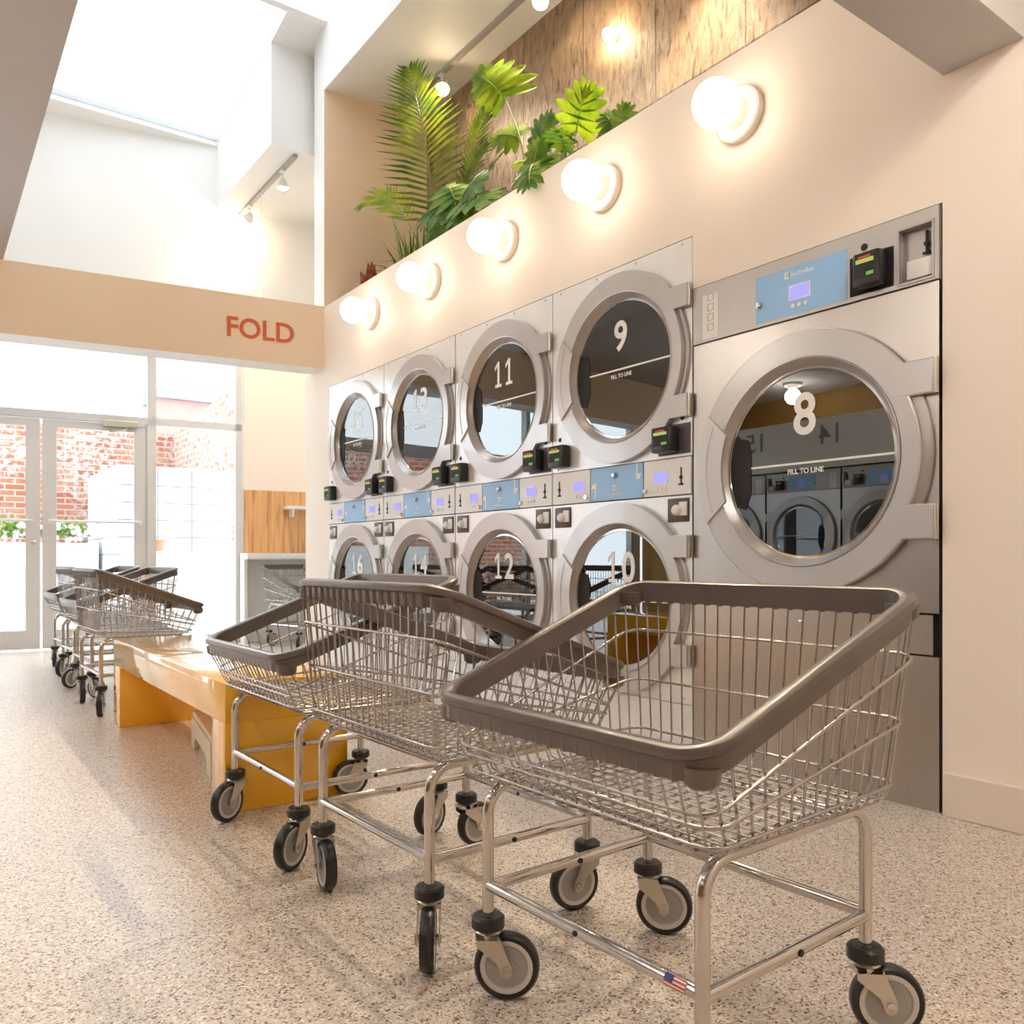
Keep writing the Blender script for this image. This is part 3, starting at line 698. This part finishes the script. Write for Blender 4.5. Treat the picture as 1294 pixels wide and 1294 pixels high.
def make_caster(root, x, y):
    fk = MB()
    fk.tube([(0, 0, .175), (0, 0, .12)], .011, 10)
    fk.lathe([(.024, .115), (.025, .125), (.020, .132)], (0, 0, 0), (0, 0, 1), 18)
    for s in (-1, 1):
        y0 = s * .0225
        fk.prism([(-.020, .126), (.022, .126), (.047, .070), (.046, .052), (.036, .046), (.027, .052), (.018, .075), (-.020, .105)], (0, y0 - .0015, 0), (1, 0, 0), (0, 0, 1), (0, 1, 0), 0, .003)
    fk.box(-.022, .022, -.024, .024, .117, .126)
    c = fk.build('caster', 'zinc', root, loc=(x, y, 0), angle=40)
    MB().lathe([(.026, .132), (.0315, .135), (.0315, .153), (.027, .157), (.012, .157)], (0, 0, 0), (0, 0, 1), 24).build('bumper_ring', 'rubber', c)
    ax = Vector((0, 1, 0)); o = Vector((.036, 0, .0625))
    MB().lathe([(.049, -.012), (.058, -.0145), (.0620, -.009), (.0625, 0), (.0620, .009), (.058, .0145), (.049, .012)], o, ax, 36, False, False).build('tyre', 'rubber', c)
    hb = MB()
    hb.use('hub').lathe([(.0, -.0125), (.011, -.0135), (.014, -.011), (.038, -.010), (.041, -.012)], o, ax, 32, False, False)
    hb.use('hub').lathe([(.041, .012), (.038, .010), (.014, .011), (.011, .0135), (0., .0125)], o, ax, 32, False, False)
    hb.use('hubrim').lathe([(.041, -.012), (.044, -.0135), (.050, -.0130)], o, ax, 32, False, False).lathe([(.050, .0130), (.044, .0135), (.041, .012)], o, ax, 32, False, False)
    hb.build('hub', None, c)
    MB().lathe([(.008, -.027), (.008, .027)], o, ax, 10).build('axle_bolt', 'chrome', c)
    return c
LEGX, LEGY = .255, (-.230, .216)
def make_cart():
    root = thing('laundry_cart', '', 'laundry cart', (0, 0, 0), 0, 'wire laundry carts')
    fr = MB(); r = .0113
    for s in (-1, 1):
        x = s * LEGX
        fr.tube(fillet([(x, LEGY[0], .160), (x, LEGY[0], .402), (x, LEGY[1], .402), (x, LEGY[1], .160)], .055, 8), r, 12)
        fr.tube([(x, LEGY[0], .21), (x, LEGY[1], .21)], r * .95, 12)
    for y in LEGY: fr.tube([(-LEGX, y, .214), (LEGX, y, .214)], r * .95, 12)
    for y in (-.165, .150): fr.tube([(-LEGX, y, .402), (LEGX, y, .402)], r * .9, 12)
    fr.build('frame', 'chrome', root, angle=50)
    rv = MB()
    for s in (-1, 1): rv.lathe([(.006, -.0125), (.006, .0125)], (s * LEGX, 0, .21), (1, 0, 0), 8)
    rv.lathe([(.005, -.0122), (.005, .0122)], (0, LEGY[0], .214), (0, 1, 0), 8)
    rv.build('rivet', 'dark', root)
    # basket
    wb = MB(); wr = .0021
    K = 20
    for i in range(K):
        s = -1 + 2 * (i + .5) / K
        pts = [(s * .314, -.301, .545), (s * .292, -.250, .437), (s * .290, -.243, .421), (s * .290, -.225, .417), (s * .298, .205, .417), (s * .299, .222, .424), (s * .300, .227, .445), (s * .335, .244, .742)]
        wb.tube(pts, wr, 6, cap=False)
    K2 = 15
    for i in range(K2):
        t = (i + .5) / K2
        yr = -.301 + t * .545; zr = .545 + t * .198; yb = -.243 + t * .465; hr = .314 + t * .021; hb = .290 + t * .009
        pts = [(-hr, yr, zr), (-hb - .002, yb, .437), (-hb + .006, yb, .424), (-hb + .02, yb, .4215), (hb - .02, yb, .4215), (hb - .006, yb, .424), (hb + .002, yb, .437), (hr, yr, zr)]
        wb.tube(pts, wr, 6, cap=False)
    for p in (R1, R2, R3):
        wb.tube(fillet(corners(p, 0, .003), .035, 5, True), .0031, 8, closed=True)
    wb.tube(fillet(corners((.27, .275, -.215, .2, .4125, .4125)), .03, 4, True), .0031, 8, closed=True)
    wb.build('wire_basket', 'wire', root, angle=60)
    # bumper rim
    rb = MB(); path = fillet(corners(RIM), .055, 8, True)
    # straight runs get inner points so that the sweep stays even
    prof = [(-.010, -.044), (.008, -.044), (.0095, -.018), (.0165, -.014), (.0185, -.007), (.016, .0), (.009, .003), (-.004, .003), (-.0105, -.001)]
    sweep_ring(rb, path, prof)
    for i in range(K):
        s = -1 + 2 * (i + .5) / K
        if abs(s) > .93: continue
        rb.lathe([(.006, 0), (.0085, .004), (.0085, .030)], (s * .335, .244 + .0055, .782 - .047), (0, 0, 1), 8)
        rb.lathe([(.006, 0), (.0080, .004), (.0080, .026)], (s * .314, -.301 - .0015, .58 - .0465), (0, 0, 1), 8)
    for sx_ in (-1, 1):
        for (xx, yy, zz) in ((sx_ * .294, -.280, .58 - .054), (sx_ * .316, .224, .782 - .054)):
            rb.lathe([(.018, 0), (.026, .008), (.028, .03)], (xx, yy, zz), (0, 0, 1), 12)
    rb.build('bumper_rim', 'rim', root, angle=40)
    for y in LEGY:
        for s in (-1, 1): make_caster(root, s * LEGX, y)
    return root
cart0 = make_cart()
# x, y, yaw, caster headings in the world (-x low, +x low, -x high, +x high), label
CARTS = [
    (1.124, 1.054, -1.529, (-40, -45, -48, -42), 'wire laundry cart with small flag sticker, empty, standing before machine 8'),
    (1.070, 1.748, 1.606, (170, 8, -124, -100), 'wire laundry cart whose high rim faces the aisle, between flag cart and bench cart'),
    (1.070, 2.426, -1.545, (-150, -146, 165, -160), 'wire laundry cart with low rim over the near end of the yellow bench'),
    (1.010, 5.130, 1.606, (-20, 15, -105, -95), 'wire laundry cart beyond the yellow bench, closest to it'),
    (1.08, 5.78, -1.53, (-145, -60, 10, 30), 'wire laundry cart second beyond the bench, its low rim toward the aisle'),
    (1.08, 6.43, 1.61, (10, 40, -140, -120), 'wire laundry cart third beyond the bench'),
    (1.12, 7.07, -1.53, (-100, -120, 60, 20), 'wire laundry cart farthest beyond the bench, beside the glass doors'),
    (3.06, 7.66, .30, (-120, -60, 20, 60), 'wire laundry cart parked under the white counter in the alcove'),
    (3.22, 7.00, .34, (-120, -70, 10, 50), 'wire laundry cart in front of the counter cart, behind the wall end'),
]
for i, (x, y, yaw, heads, lb) in enumerate(CARTS):
    c = cart0 if i == 0 else copy_tree(cart0)
    c.location = (x, y, 0); c.rotation_euler = (0, 0, yaw); c['label'] = lb
    cs = sorted([k for k in kids(c) if k.name.startswith('caster')], key=lambda k: (round(k.location.y, 2), k.location.x))
    for k, hd in zip(cs, heads): k.rotation_euler = (0, 0, math.radians(hd) - yaw)
# flag sticker on the first cart's front bar
fl = MB(); xs0, xs1 = .192, .232; rr = .0113
def patch(xa, xb, a0, a1, key):
    fl.use(key); vs = []; 
    for j in range(4):
        a = math.radians(a0 + (a1 - a0) * j / 3)
        for xx in (xa, xb): vs.append((xx, LEGY[0] - rr * math.cos(a), .214 + rr * math.sin(a)))
    fl.add(vs, [(2 * j, 2 * j + 1, 2 * j + 3, 2 * j + 2) for j in range(3)])
for j in range(7):
    a0 = 75 - j * 15; patch(xs0 if j > 3 else xs0 + .017, xs1, a0 - 15, a0, 'flagred' if j % 2 == 0 else 'ink')
patch(xs0, xs0 + .017, 15, 75, 'flagblue')
fl.build('flag_sticker', None, cart0, label='tiny stars and stripes flag sticker')

# ------------------------------------------------------------------ bench, stool, counter
bn = thing('bench', 'yellow lacquered slab bench between the laundry carts', 'bench', (1.032, 3.64, 0))
MB().box(-.216, .216, -.915, .955, .295, .430, bev=.006).build('seat', 'yellow', bn, angle=40)
for y0, y1 in ((-.915, -.765), (.80, .955)): MB().box(-.216, .216, y0, y1, 0, .297, bev=.004).build('leg', 'yellow', bn, angle=40)
sb = thing('step_stool', 'low cream plastic step stool tucked under the yellow bench', 'stool', (1.09, 3.50, 0), -.15)
MB().box(-.135, .135, -.32, .32, .130, .158, bev=.008).build('top', 'stool', sb, angle=40)
for q in (-1, 1):
    MB().prism([(-.33, 0), (-.22, 0), (-.20, .045), (-.16, .06), (.16, .06), (.20, .045), (.22, 0), (.33, 0), (.315, .132), (-.315, .132)], (q * .128 - .01, 0, 0), (0, 1, 0), (0, 0, 1), (1, 0, 0), 0, .02).build('side_panel', 'stool', sb, angle=30)
ct = thing('folding_counter', 'white folding counter against the pine panelled alcove wall', 'counter', (2.66, 8.33, 0), SK)
MB().box(-.02, 1.02, -.42, -.015, .835, .895, bev=.003).build('worktop', 'counter', ct, angle=40)
MB().box(-.02, .01, -.25, -.02, 0, .835).build('end_panel', 'counter', ct, smooth=False)
MB().box(.03, 1.0, -.04, -.015, 0, .835).build('back_panel', 'counter', ct, smooth=False)
sh = thing('wall_shelf', 'small white shelf on the pine wall panel', 'shelf', (3.06, 8.255, 0), SK)
MB().box(0, .42, -.20, 0, 1.345, 1.375, bev=.003).build('board', 'counter', sh)
MB().box(.06, .08, -.15, 0, 1.27, 1.345).box(.33, .35, -.15, 0, 1.27, 1.345).build('bracket', 'counter', sh)

# ------------------------------------------------------------------ planter and plants
tag(MB().box(D + .125, 3.615, 1.36, 6.25, 2.52, 2.78).build('potting_soil', 'soil', smooth=False), 'dark potting soil in the long high planter', 'soil', kind='stuff')
def bez(p, n):
    p = [Vector(q) for q in p]; out = []
    for i in range(n + 1):
        t = i / n; q = p[:]
        while len(q) > 1: q = [q[j] * (1 - t) + q[j + 1] * t for j in range(len(q) - 1)]
        out.append(q[0])
    return out
def frond(root, name, mat, pts, side, lmax, nl=30, droop=.25, wid=.014, ang=50, stalk=.12, rnd=.1):
    """palm frond: curved midrib and two rows of narrow leaflets"""
    sp = bez(pts, 40); up = Vector(side).normalized(); mb = MB()
    mb.use('stem').tube(sp, [.007 * (1 - .8 * i / 40) + .0012 for i in range(41)], 6)
    mb.use(mat)
    for i in range(nl):
        t = stalk + (1 - stalk) * (i + .5) / nl
        f = t * 40; a = int(min(f, 39)); q = sp[a].lerp(sp[a + 1], f - a); tn = (sp[a + 1] - sp[a]).normalized()
        sd = tn.cross(up).normalized(); 
        ln = lmax * (math.sin(PI * min(1, (t - stalk) / (1 - stalk) * .80 + .18)) ** .7)
        an = math.radians(ang * (1.25 - .75 * t))
        for s in (-1, 1):
            l2 = ln * random.uniform(1 - rnd, 1 + rnd)
            d = (tn * math.cos(an) + sd * s * math.sin(an) + up * random.uniform(-.08, .12)).normalized()
            e = q + d * l2 + Vector((0, 0, -droop * l2)); m_ = q + d * l2 * .5 + Vector((0, 0, -droop * .25 * l2))
            wv = d.cross(up).normalized() * wid * random.uniform(.85, 1.1); q1 = q + d * l2 * .12
            rid = up * (wid * .35)
            vs = [q, q1 + wv * .7, q1 + rid * .3, q1 - wv * .7, m_ + wv, m_ + rid, m_ - wv, e]
            mb.add(vs, [(0, 1, 2), (0, 2, 3), (1, 4, 5, 2), (2, 5, 6, 3), (4, 7, 5), (5, 7, 6)])
    return mb.build(name, None, root, angle=80)
def lobed(root, mat, base, tip, nrm, width, lobes=7, curl=.12, stem_from=None, back=.25, label=None, asym=1.):
    """a leaf cut into finger lobes along its midrib (split-leaf philodendron)"""
    B, T = Vector(base), Vector(tip); ax = T - B; ln = ax.length; ax.normalize()
    n = Vector(nrm); n = (n - ax * n.dot(ax)).normalized(); sd = ax.cross(n).normalized(); mb = MB()
    def at(x, y): return B + ax * x + sd * y + n * (-curl * (abs(y) / max(width, 1e-3)) ** 1.6 * width + .10 * width * math.sin(PI * max(0, min(1, x / ln))) - (.35 * curl * (x / ln) ** 2) * ln)
    mb.use(mat)
    for s in (-1, 1):
        roots = []
        for i in range(lobes + 1):
            roots.append(-back * .25 * ln + ln * (1 + back * .25) * (i / lobes) ** 1.0 if False else ln * (i / lobes) * .94)
        for i in range(lobes):
            t = (i + .5) / lobes
            x0, x1 = roots[i], roots[i + 1]; xm = (x0 + x1) / 2
            ang = math.radians(125 - 105 * t) ; wl = width * (.72 + .55 * math.sin(PI * (t * .85 + .12))) * (1 - .30 * t) * random.uniform(.92, 1.06) * (1. if s > 0 else asym)
            dx, dy = math.cos(ang), math.sin(ang)
            px_, py_ = -dy, dx
            hw = (x1 - x0) * .60 * abs(math.sin(ang)) + .05 * width
            secs = []
            for u_, ww in ((0, .9), (.3, 1.12), (.52, 1.22), (.72, 1.0), (.9, .58), (1., .06)):
                cx, cy_ = xm + dx * wl * u_, dy * wl * u_
                h_ = hw * ww
                secs.append(((cx - px_ * h_, max(0, cy_ - py_ * h_)), (cx, cy_), (cx + px_ * h_, max(0, cy_ + py_ * h_))))
            vs = []
            for a_, b_, c_ in secs:
                for k_, (x_, y_) in enumerate((a_, b_, c_)):
                    p_ = at(x_, s * y_)
                    if k_ == 1: p_ = p_ - n * hw * .22
                    vs.append(p_)
            fs = []
            for j in range(len(secs) - 1):
                for k_ in range(2): fs.append((3 * j + k_, 3 * j + k_ + 1, 3 * j + 3 + k_ + 1, 3 * j + 3 + k_))
            mb.add(vs, fs)
    # pointed end lobe
    el = width * .55
    vs = [at(ln * .80, -width * .10), at(ln * .80, width * .10), at(ln * .92, -width * .16), at(ln * .92, width * .16), at(ln + el * .35, -width * .10), at(ln + el * .35, width * .10), at(ln + el * .7, 0)]
    mb.add(vs, [(0, 1, 3, 2), (2, 3, 5, 4), (4, 5, 6)])
    mb.use('stem').tube([at(ln * i / 8, 0) - n * .0 for i in range(9)], [.004 * (1 - .09 * i) for i in range(9)], 6)
    o = mb.build('leaf', None, root, angle=80, label=label)
    if stem_from is not None:
        q = [Vector(p) for p in stem_from] + [B]
        MB().tube(bez(q, 14), [.0085 - .0003 * i for i in range(15)], 8).build('stem', 'stem', root)
    return o
CAM = (-.65, -.7, -.25)
# palm
pm = thing('palm', 'feathery palm with one tall upright frond at the far end of the planter', 'plant', (3.15, 5.30, 2.78))
inv = lambda p, r: Vector(p) - r.location
def P(r, *pts): return [inv(p, r) for p in pts]
frond(pm, 'frond', 'palm', P(pm, (3.16, 5.28, 2.80), (3.17, 5.36, 3.55), (3.12, 5.46, 4.15), (3.00, 5.47, 4.52)), (-.6, -.75, -.1), .45, 31, .22, .0125, 60, .25)
frond(pm, 'frond', 'palmlime', P(pm, (3.14, 5.34, 2.80), (3.10, 5.55, 3.45), (3.02, 5.78, 3.80), (2.92, 6.10, 3.70)), (-.6, -.6, .4), .28, 24, .14, .012, 44, .4)
frond(pm, 'frond', 'palm', P(pm, (3.18, 5.26, 2.80), (3.22, 5.28, 3.4), (3.26, 5.05, 3.70), (3.32, 4.74, 3.83)), (-.6, -.5, .5), .20, 22, .12, .011, 45, .4)
frond(pm, 'frond', 'palm', P(pm, (3.20, 5.22, 2.80), (3.24, 5.16, 3.35), (3.28, 4.90, 3.62), (3.32, 4.55, 3.70)), (-.5, -.4, .7), .19, 20, .15, .012, 42, .35)
frond(pm, 'frond', 'palm', P(pm, (3.22, 5.25, 2.80), (3.32, 5.25, 3.5), (3.36, 5.12, 3.95), (3.38, 4.95, 4.18)), (-.7, -.6, .2), .20, 20, .12, .011, 42, .4)
# big lime split-leaf plant
ph = thing('philodendron', 'split-leaf plant with large lime leaf on a long arching stem', 'plant', (3.03, 3.98, 2.78))
lobed(ph, 'lime', inv((3.05, 4.303, 3.797), ph), inv((2.98, 4.50, 4.02), ph), (-.72, -.55, .12), .235, 7, .25, P(ph, (3.03, 3.98, 2.79), (3.05, 4.00, 3.25), (3.05, 4.15, 3.52)), label='large lime green lobed leaf', asym=.62)
lobed(ph, 'lime', inv((3.08, 4.19, 3.50), ph), inv((3.02, 4.36, 3.57), ph), (-.72, -.5, .35), .13, 6, .2, P(ph, (3.05, 3.98, 2.79), (3.06, 4.02, 3.22)))
lobed(ph, 'lime', inv((3.02, 3.97, 3.22), ph), inv((2.98, 4.06, 3.27), ph), (-.5, -.5, .6), .085, 5, .2, P(ph, (3.03, 3.96, 2.79), (3.03, 3.94, 3.05)))
lobed(ph, 'green_leaf', inv((3.00, 3.92, 3.22), ph), inv((3.01, 3.88, 3.33), ph), (-.7, -.5, .1), .08, 5, .2, P(ph, (3.02, 3.94, 2.79), (3.01, 3.92, 3.05)))
lobed(ph, 'darkleaf', inv((3.12, 4.05, 3.42), ph), inv((3.12, 3.93, 3.52), ph), (-.6, -.5, .3), .12, 6, .2, P(ph, (3.05, 3.98, 2.79), (3.10, 4.06, 3.2)))
# right-hand plant
p2 = thing('philodendron', 'split-leaf plant with one upright yellow-green leaf, before the bare tiles', 'plant', (3.18, 3.86, 2.78))
lobed(p2, 'lime', inv((3.19, 3.752, 3.40), p2), inv((3.15, 3.63, 3.555), p2), (-.72, -.55, .05), .165, 6, .22, P(p2, (3.18, 3.86, 2.79), (3.19, 3.87, 3.2)), label='upright yellow-green leaf')
lobed(p2, 'green_leaf', inv((3.12, 3.96, 3.36), p2), inv((3.06, 3.90, 3.34), p2), (-.5, -.5, .6), .10, 5, .2, P(p2, (3.17, 3.88, 2.79), (3.14, 3.95, 3.15)))
lobed(p2, 'green_leaf', inv((3.14, 3.84, 3.34), p2), inv((3.06, 3.77, 3.36), p2), (-.5, -.5, .6), .10, 5, .2, P(p2, (3.18, 3.85, 2.79), (3.16, 3.85, 3.1)))
lobed(p2, 'darkleaf', inv((3.24, 3.95, 3.40), p2), inv((3.22, 3.86, 3.46), p2), (-.6, -.5, .4), .11, 5, .2, P(p2, (3.19, 3.88, 2.79), (3.22, 3.95, 3.1)))
lobed(p2, 'green_leaf', inv((3.05, 3.70, 3.22), p2), inv((2.98, 3.64, 3.25), p2), (-.5, -.5, .6), .07, 5, .2, P(p2, (3.16, 3.84, 2.79), (3.09, 3.72, 3.0)))
p3 = thing('philodendron', 'small dark lobed leaf cluster nearest the machine 8 end of planter', 'plant', (3.2, 3.42, 2.78))
lobed(p3, 'darkleaf', inv((3.20, 3.44, 3.28), p3), inv((3.18, 3.48, 3.36), p3), (-.7, -.5, .1), .09, 5, .2, P(p3, (3.2, 3.42, 2.79), (3.2, 3.43, 3.1)))
lobed(p3, 'darkleaf', inv((3.20, 3.37, 3.26), p3), inv((3.18, 3.33, 3.34), p3), (-.7, -.5, .1), .08, 5, .2, P(p3, (3.2, 3.41, 2.79), (3.2, 3.38, 3.05)))
# leaf hanging over the lip
p4 = thing('philodendron', 'plant whose dark lobed leaf droops over the planter lip between two globe lamps', 'plant', (2.92, 3.66, 2.78))
lobed(p4, 'darkleaf', inv((2.74, 3.60, 3.00), p4), inv((2.66, 3.53, 2.86), p4), (-.8, -.35, .45), .125, 5, .25, P(p4, (2.92, 3.66, 2.79), (2.84, 3.64, 3.06)))
lobed(p4, 'darkleaf', inv((2.84, 3.60, 3.03), p4), inv((2.80, 3.50, 3.04), p4), (-.4, -.3, .85), .07, 5, .2, P(p4, (2.92, 3.66, 2.79), (2.88, 3.62, 2.97)))
# broad dark star leaves over the lip
p5 = thing('philodendron', 'plant with a fan of broad dark lobed leaves, above door 11 lamp', 'plant', (3.02, 4.55, 2.78))
c0 = (2.86, 4.57, 3.16)
for (tp, wd, mt, nn) in (((2.87, 4.30, 3.24), .17, 'darkleaf', (-.6, -.6, .5)), ((2.84, 4.12, 3.06), .17, 'darkleaf', (-.6, -.4, .6)), ((2.82, 4.92, 3.22), .19, 'darkleaf', (-.7, -.5, .5)),
                         ((2.76, 4.75, 2.99), .15, 'darkleaf', (-.8, -.5, .3)), ((2.78, 4.36, 2.97), .13, 'green_leaf', (-.8, -.5, .3)), ((2.90, 4.75, 3.36), .17, 'green_leaf', (-.6, -.7, .2))):
    b_ = Vector(c0).lerp(Vector(tp), .22)
    lobed(p5, mt, inv(b_, p5), inv(tp, p5), nn, wd, 5, .22, P(p5, (3.02, 4.55, 2.79), (3.00, 4.58, 3.14)))
# spiky tuft
sp_ = thing('spiky_plant', 'dark spiky grass-like plant near the far end of the planter lip', 'plant', (3.06, 5.52, 2.78))
mb = MB()
for i in range(95):
    a = random.uniform(0, 2 * PI); el = random.uniform(.25, 1.35); ln = random.uniform(.32, .58)
    b = Vector((random.uniform(-.05, .05), random.uniform(-.14, .14), random.uniform(0.02, .22)))
    d = Vector((math.cos(a) * math.cos(el) * .7, math.sin(a) * math.cos(el), math.sin(el)))
    m1 = b + d * ln * .55; e = b + d * ln + Vector((0, 0, -.14 * ln * (1.5 - el)))
    sd = d.cross(Vector((0, 0, 1))).normalized() * .0075
    mb.add([b - sd, b + sd, m1 - sd, m1 + sd, e], [(0, 1, 3, 2), (2, 3, 4)])
mb.build('foliage', 'darkleaf', sp_, angle=80)
MB().tube([(0, 0, 0), (0, 0, .2)], .02, 8).build('stem', 'stem', sp_)
cr = thing('croton', 'small red and orange leafed plant at the street end of the planter', 'plant', (2.93, 5.93, 2.78))
mb = MB()
for (e, wd) in (((-.05, .13, .36), .05), ((-.03, -.04, .40), .045), ((-.06, -.15, .34), .045), ((-.02, .05, .42), .04), ((-.07, .03, .30), .045)):
    b = Vector((0, 0, .16)); e = Vector(e); m1 = b.lerp(e, .55); s_ = (e - b).cross(Vector((-.7, -.6, .2))).normalized() * wd
    mb.add([b, m1 + s_, m1 + Vector((-.01, -.01, .0)), m1 - s_, e], [(0, 1, 2), (0, 2, 3), (1, 4, 2), (2, 4, 3)])
mb.build('foliage', 'croton', cr, angle=80)
MB().tube([(0, 0, 0), (0, 0, .2)], .012, 8).build('stem', 'stem', cr)

# ------------------------------------------------------------------ outside the street front
struct(MB().box(-14, 16, 8.72, 40, -.15, -.03), 'pavement', 'pave')
tag(MB().box(-6, 3.4, 14.0, 14.3, -.03, 2.85).build('brick_yard_wall', 'brick', smooth=False), 'weathered red brick yard wall seen through the glass doors', 'wall', kind='structure')
tag(MB().prism([(11.0, -.03), (14.2, -.03), (14.2, 2.95), (12.6, 2.95), (11.0, 3.15)], (3.38, 0, 0), (0, 1, 0), (0, 0, 1), (1, 0, 0), 0, .3).build('brick_side_wall', 'brickside', smooth=False), 'tan brick side wall rising beyond the window', 'wall', kind='structure')
bx = thing('siding_shed', 'white shed with horizontal siding boards in the yard', 'shed', (2.02, 10.95, 0))
MB().box(0, 1.30, 0, 2.2, -.03, 1.96).build('body', 'bluegrey', bx, smooth=False)
for i in range(9):
    z0 = .05 + i * .213
    b_ = MB()
    for xa, xb in ((0, .42), (.43, .83), (.84, 1.345)): b_.box(xa, xb, -.02, 0, z0, z0 + .204)
    b_.box(-.02, 0, -.02, 2.2, z0, z0 + .204); b_.build('board', 'siding', bx, smooth=False)
MB().box(-.04, 1.33, -.04, 2.22, 1.96, 1.99).build('roof', 'siding', bx, smooth=False)
tag(MB().box(-1.5, 1.95, 12.0, 12.9, -.03, 1.05).build('raised_bed', 'plaster', smooth=False), 'low white raised flower bed before the brick yard wall', 'planter')
tag(MB().box(2.0, 3.38, 10.15, 10.85, -.03, .93).build('yard_ledge', 'plaster', smooth=False), 'white masonry ledge in front of the siding shed', 'ledge')
fb = thing('flowering_bush', 'green bush with white flowers in the raised bed', 'plant', (1.35, 12.3, 1.05))
lf = MB(); pt = MB()
for i in range(420):
    p = Vector((random.uniform(-.65, .5), random.uniform(-.2, .25), random.uniform(.08, .32) * (1 - random.random() * .3)))
    a = Vector((random.uniform(-1, 1), random.uniform(-1, 1), random.uniform(-.2, 1))).normalized(); b = a.orthogonal().normalized()
    lf.add([p, p + a * .04 + b * .02, p + a * .085, p + a * .04 - b * .02], [(0, 1, 2, 3)])
lf.build('foliage', 'green_leaf', fb, angle=80)
for i in range(46):
    p = Vector((random.uniform(-.35, .55), random.uniform(-.26, -.1), random.uniform(.02, .27)))
    pt.lathe([(.001, -.015), (.03, -.008), (.034, .006), (.02, .018), (.001, .02)], p, (random.uniform(-.3, .3), -1, random.uniform(0, .6)), 7)
pt.build('blossom', 'petal', fb)
po = thing('flower_pot', 'small terracotta pot on the white ledge outside', 'pot', (2.33, 10.4, .93))
MB().lathe([(.055, 0), (.075, .11), (.085, .11), (.085, .14), (.075, .14), (.06, .12)], (0, 0, 0), (0, 0, 1), 20).build('body', 'terracotta', po)
MB().lathe([(.07, .115), (.0, .12)], (0, 0, 0), (0, 0, 1), 16).build('soil', 'soil', po)
h1 = thing('townhouse', 'tall white house with blue window beyond the yard', 'building', (-3.2, 24, 0))
MB().box(-6, 7.5, 0, 8, -.03, 10).build('wall', 'plaster', h1, smooth=False)
for (xw, zw, wd, ht) in ((6.85, 5.85, .45, .6), (5.0, 6.0, .22, .45), (5.36, 6.0, .22, .45), (5.9, 6.0, .25, .5), (3.6, 6.0, .25, .5), (3.0, 6.0, .25, .5)):
    w_ = MB().box(xw - .06, xw + wd + .06, -.05, .0, zw - .06, zw + ht + .06).build('window', 'siding', h1, smooth=False)
    MB().box(xw, xw + wd, -.07, -.04, zw, zw + ht).build('pane', 'bluewin', w_, smooth=False)
h2 = thing('terrace_house', 'pink house with blue-grey sloping roof beyond the side wall', 'building', (4.95, 22, 0))
MB().box(0, 2.4, 0, 1.55, -.03, 4.95).build('wall', 'pinkwall', h2, smooth=False)
MB().prism([(-.12, 4.9), (1.0, 5.6), (1.6, 4.9)], (-.08, 0, 0), (0, 1, 0), (0, 0, 1), (1, 0, 0), 0, 2.56).build('roof', 'bluegrey', h2, smooth=False)

# ------------------------------------------------------------------ light
wd_ = bpy.data.worlds.new('sky'); SC.world = wd_; wd_.use_nodes = True
nt = wd_.node_tree; nt.nodes.clear()
wo = nt.nodes.new('ShaderNodeOutputWorld'); bg = nt.nodes.new('ShaderNodeBackground')
bg.inputs['Color'].default_value = (.84, .92, 1., 1); bg.inputs['Strength'].default_value = 2.3
nt.links.new(bg.outputs[0], wo.inputs[0])
def portal(loc, rot, sx_, sy_):
    li = bpy.data.lights.new('sky_portal', 'AREA'); li.shape = 'RECTANGLE'; li.size = sx_; li.size_y = sy_; li.cycles.is_portal = True
    o = bpy.data.objects.new('sky_portal', li); COL.objects.link(o); o.location = loc; o.rotation_euler = rot
portal((1.67, 5.62, 5.40), (0, 0, 0), 2.1, 1.42)
portal((1.49, 7.37, 5.16), (-.161, 0, 0), 1.86, 1.95)
portal((FX - 1.35, FY + .3 + 1.35 * .135, 1.48), (PI / 2, 0, SK + PI), 6.3, 2.95)

# ------------------------------------------------------------------ camera and look
cam = bpy.data.cameras.new('camera'); co = bpy.data.objects.new('camera', cam); COL.objects.link(co)
co.location = (0, 0, H); co.rotation_euler = (PI / 2, 0, -math.radians(35.8798))
cam.sensor_width = 36.; cam.lens = 1041. / 1294. * 36.; cam.shift_y = 60. / 1294.
cam.clip_start = .02; SC.camera = co
vs_ = SC.view_settings; vs_.view_transform = 'Standard'; vs_.look = 'None'; vs_.gamma = 1.; vs_.exposure = 1.48; vs_.use_curve_mapping = False
SC.cycles.max_bounces = 10; SC.cycles.diffuse_bounces = 5; SC.cycles.glossy_bounces = 5; SC.cycles.transparent_max_bounces = 12; SC.cycles.transmission_bounces = 4
SC.cycles.sample_clamp_indirect = 6.; SC.cycles.use_denoising = True
try: SC.cycles.denoiser = 'OPENIMAGEDENOISE'
except Exception: pass
SC.cycles.caustics_reflective = False; SC.cycles.caustics_refractive = False
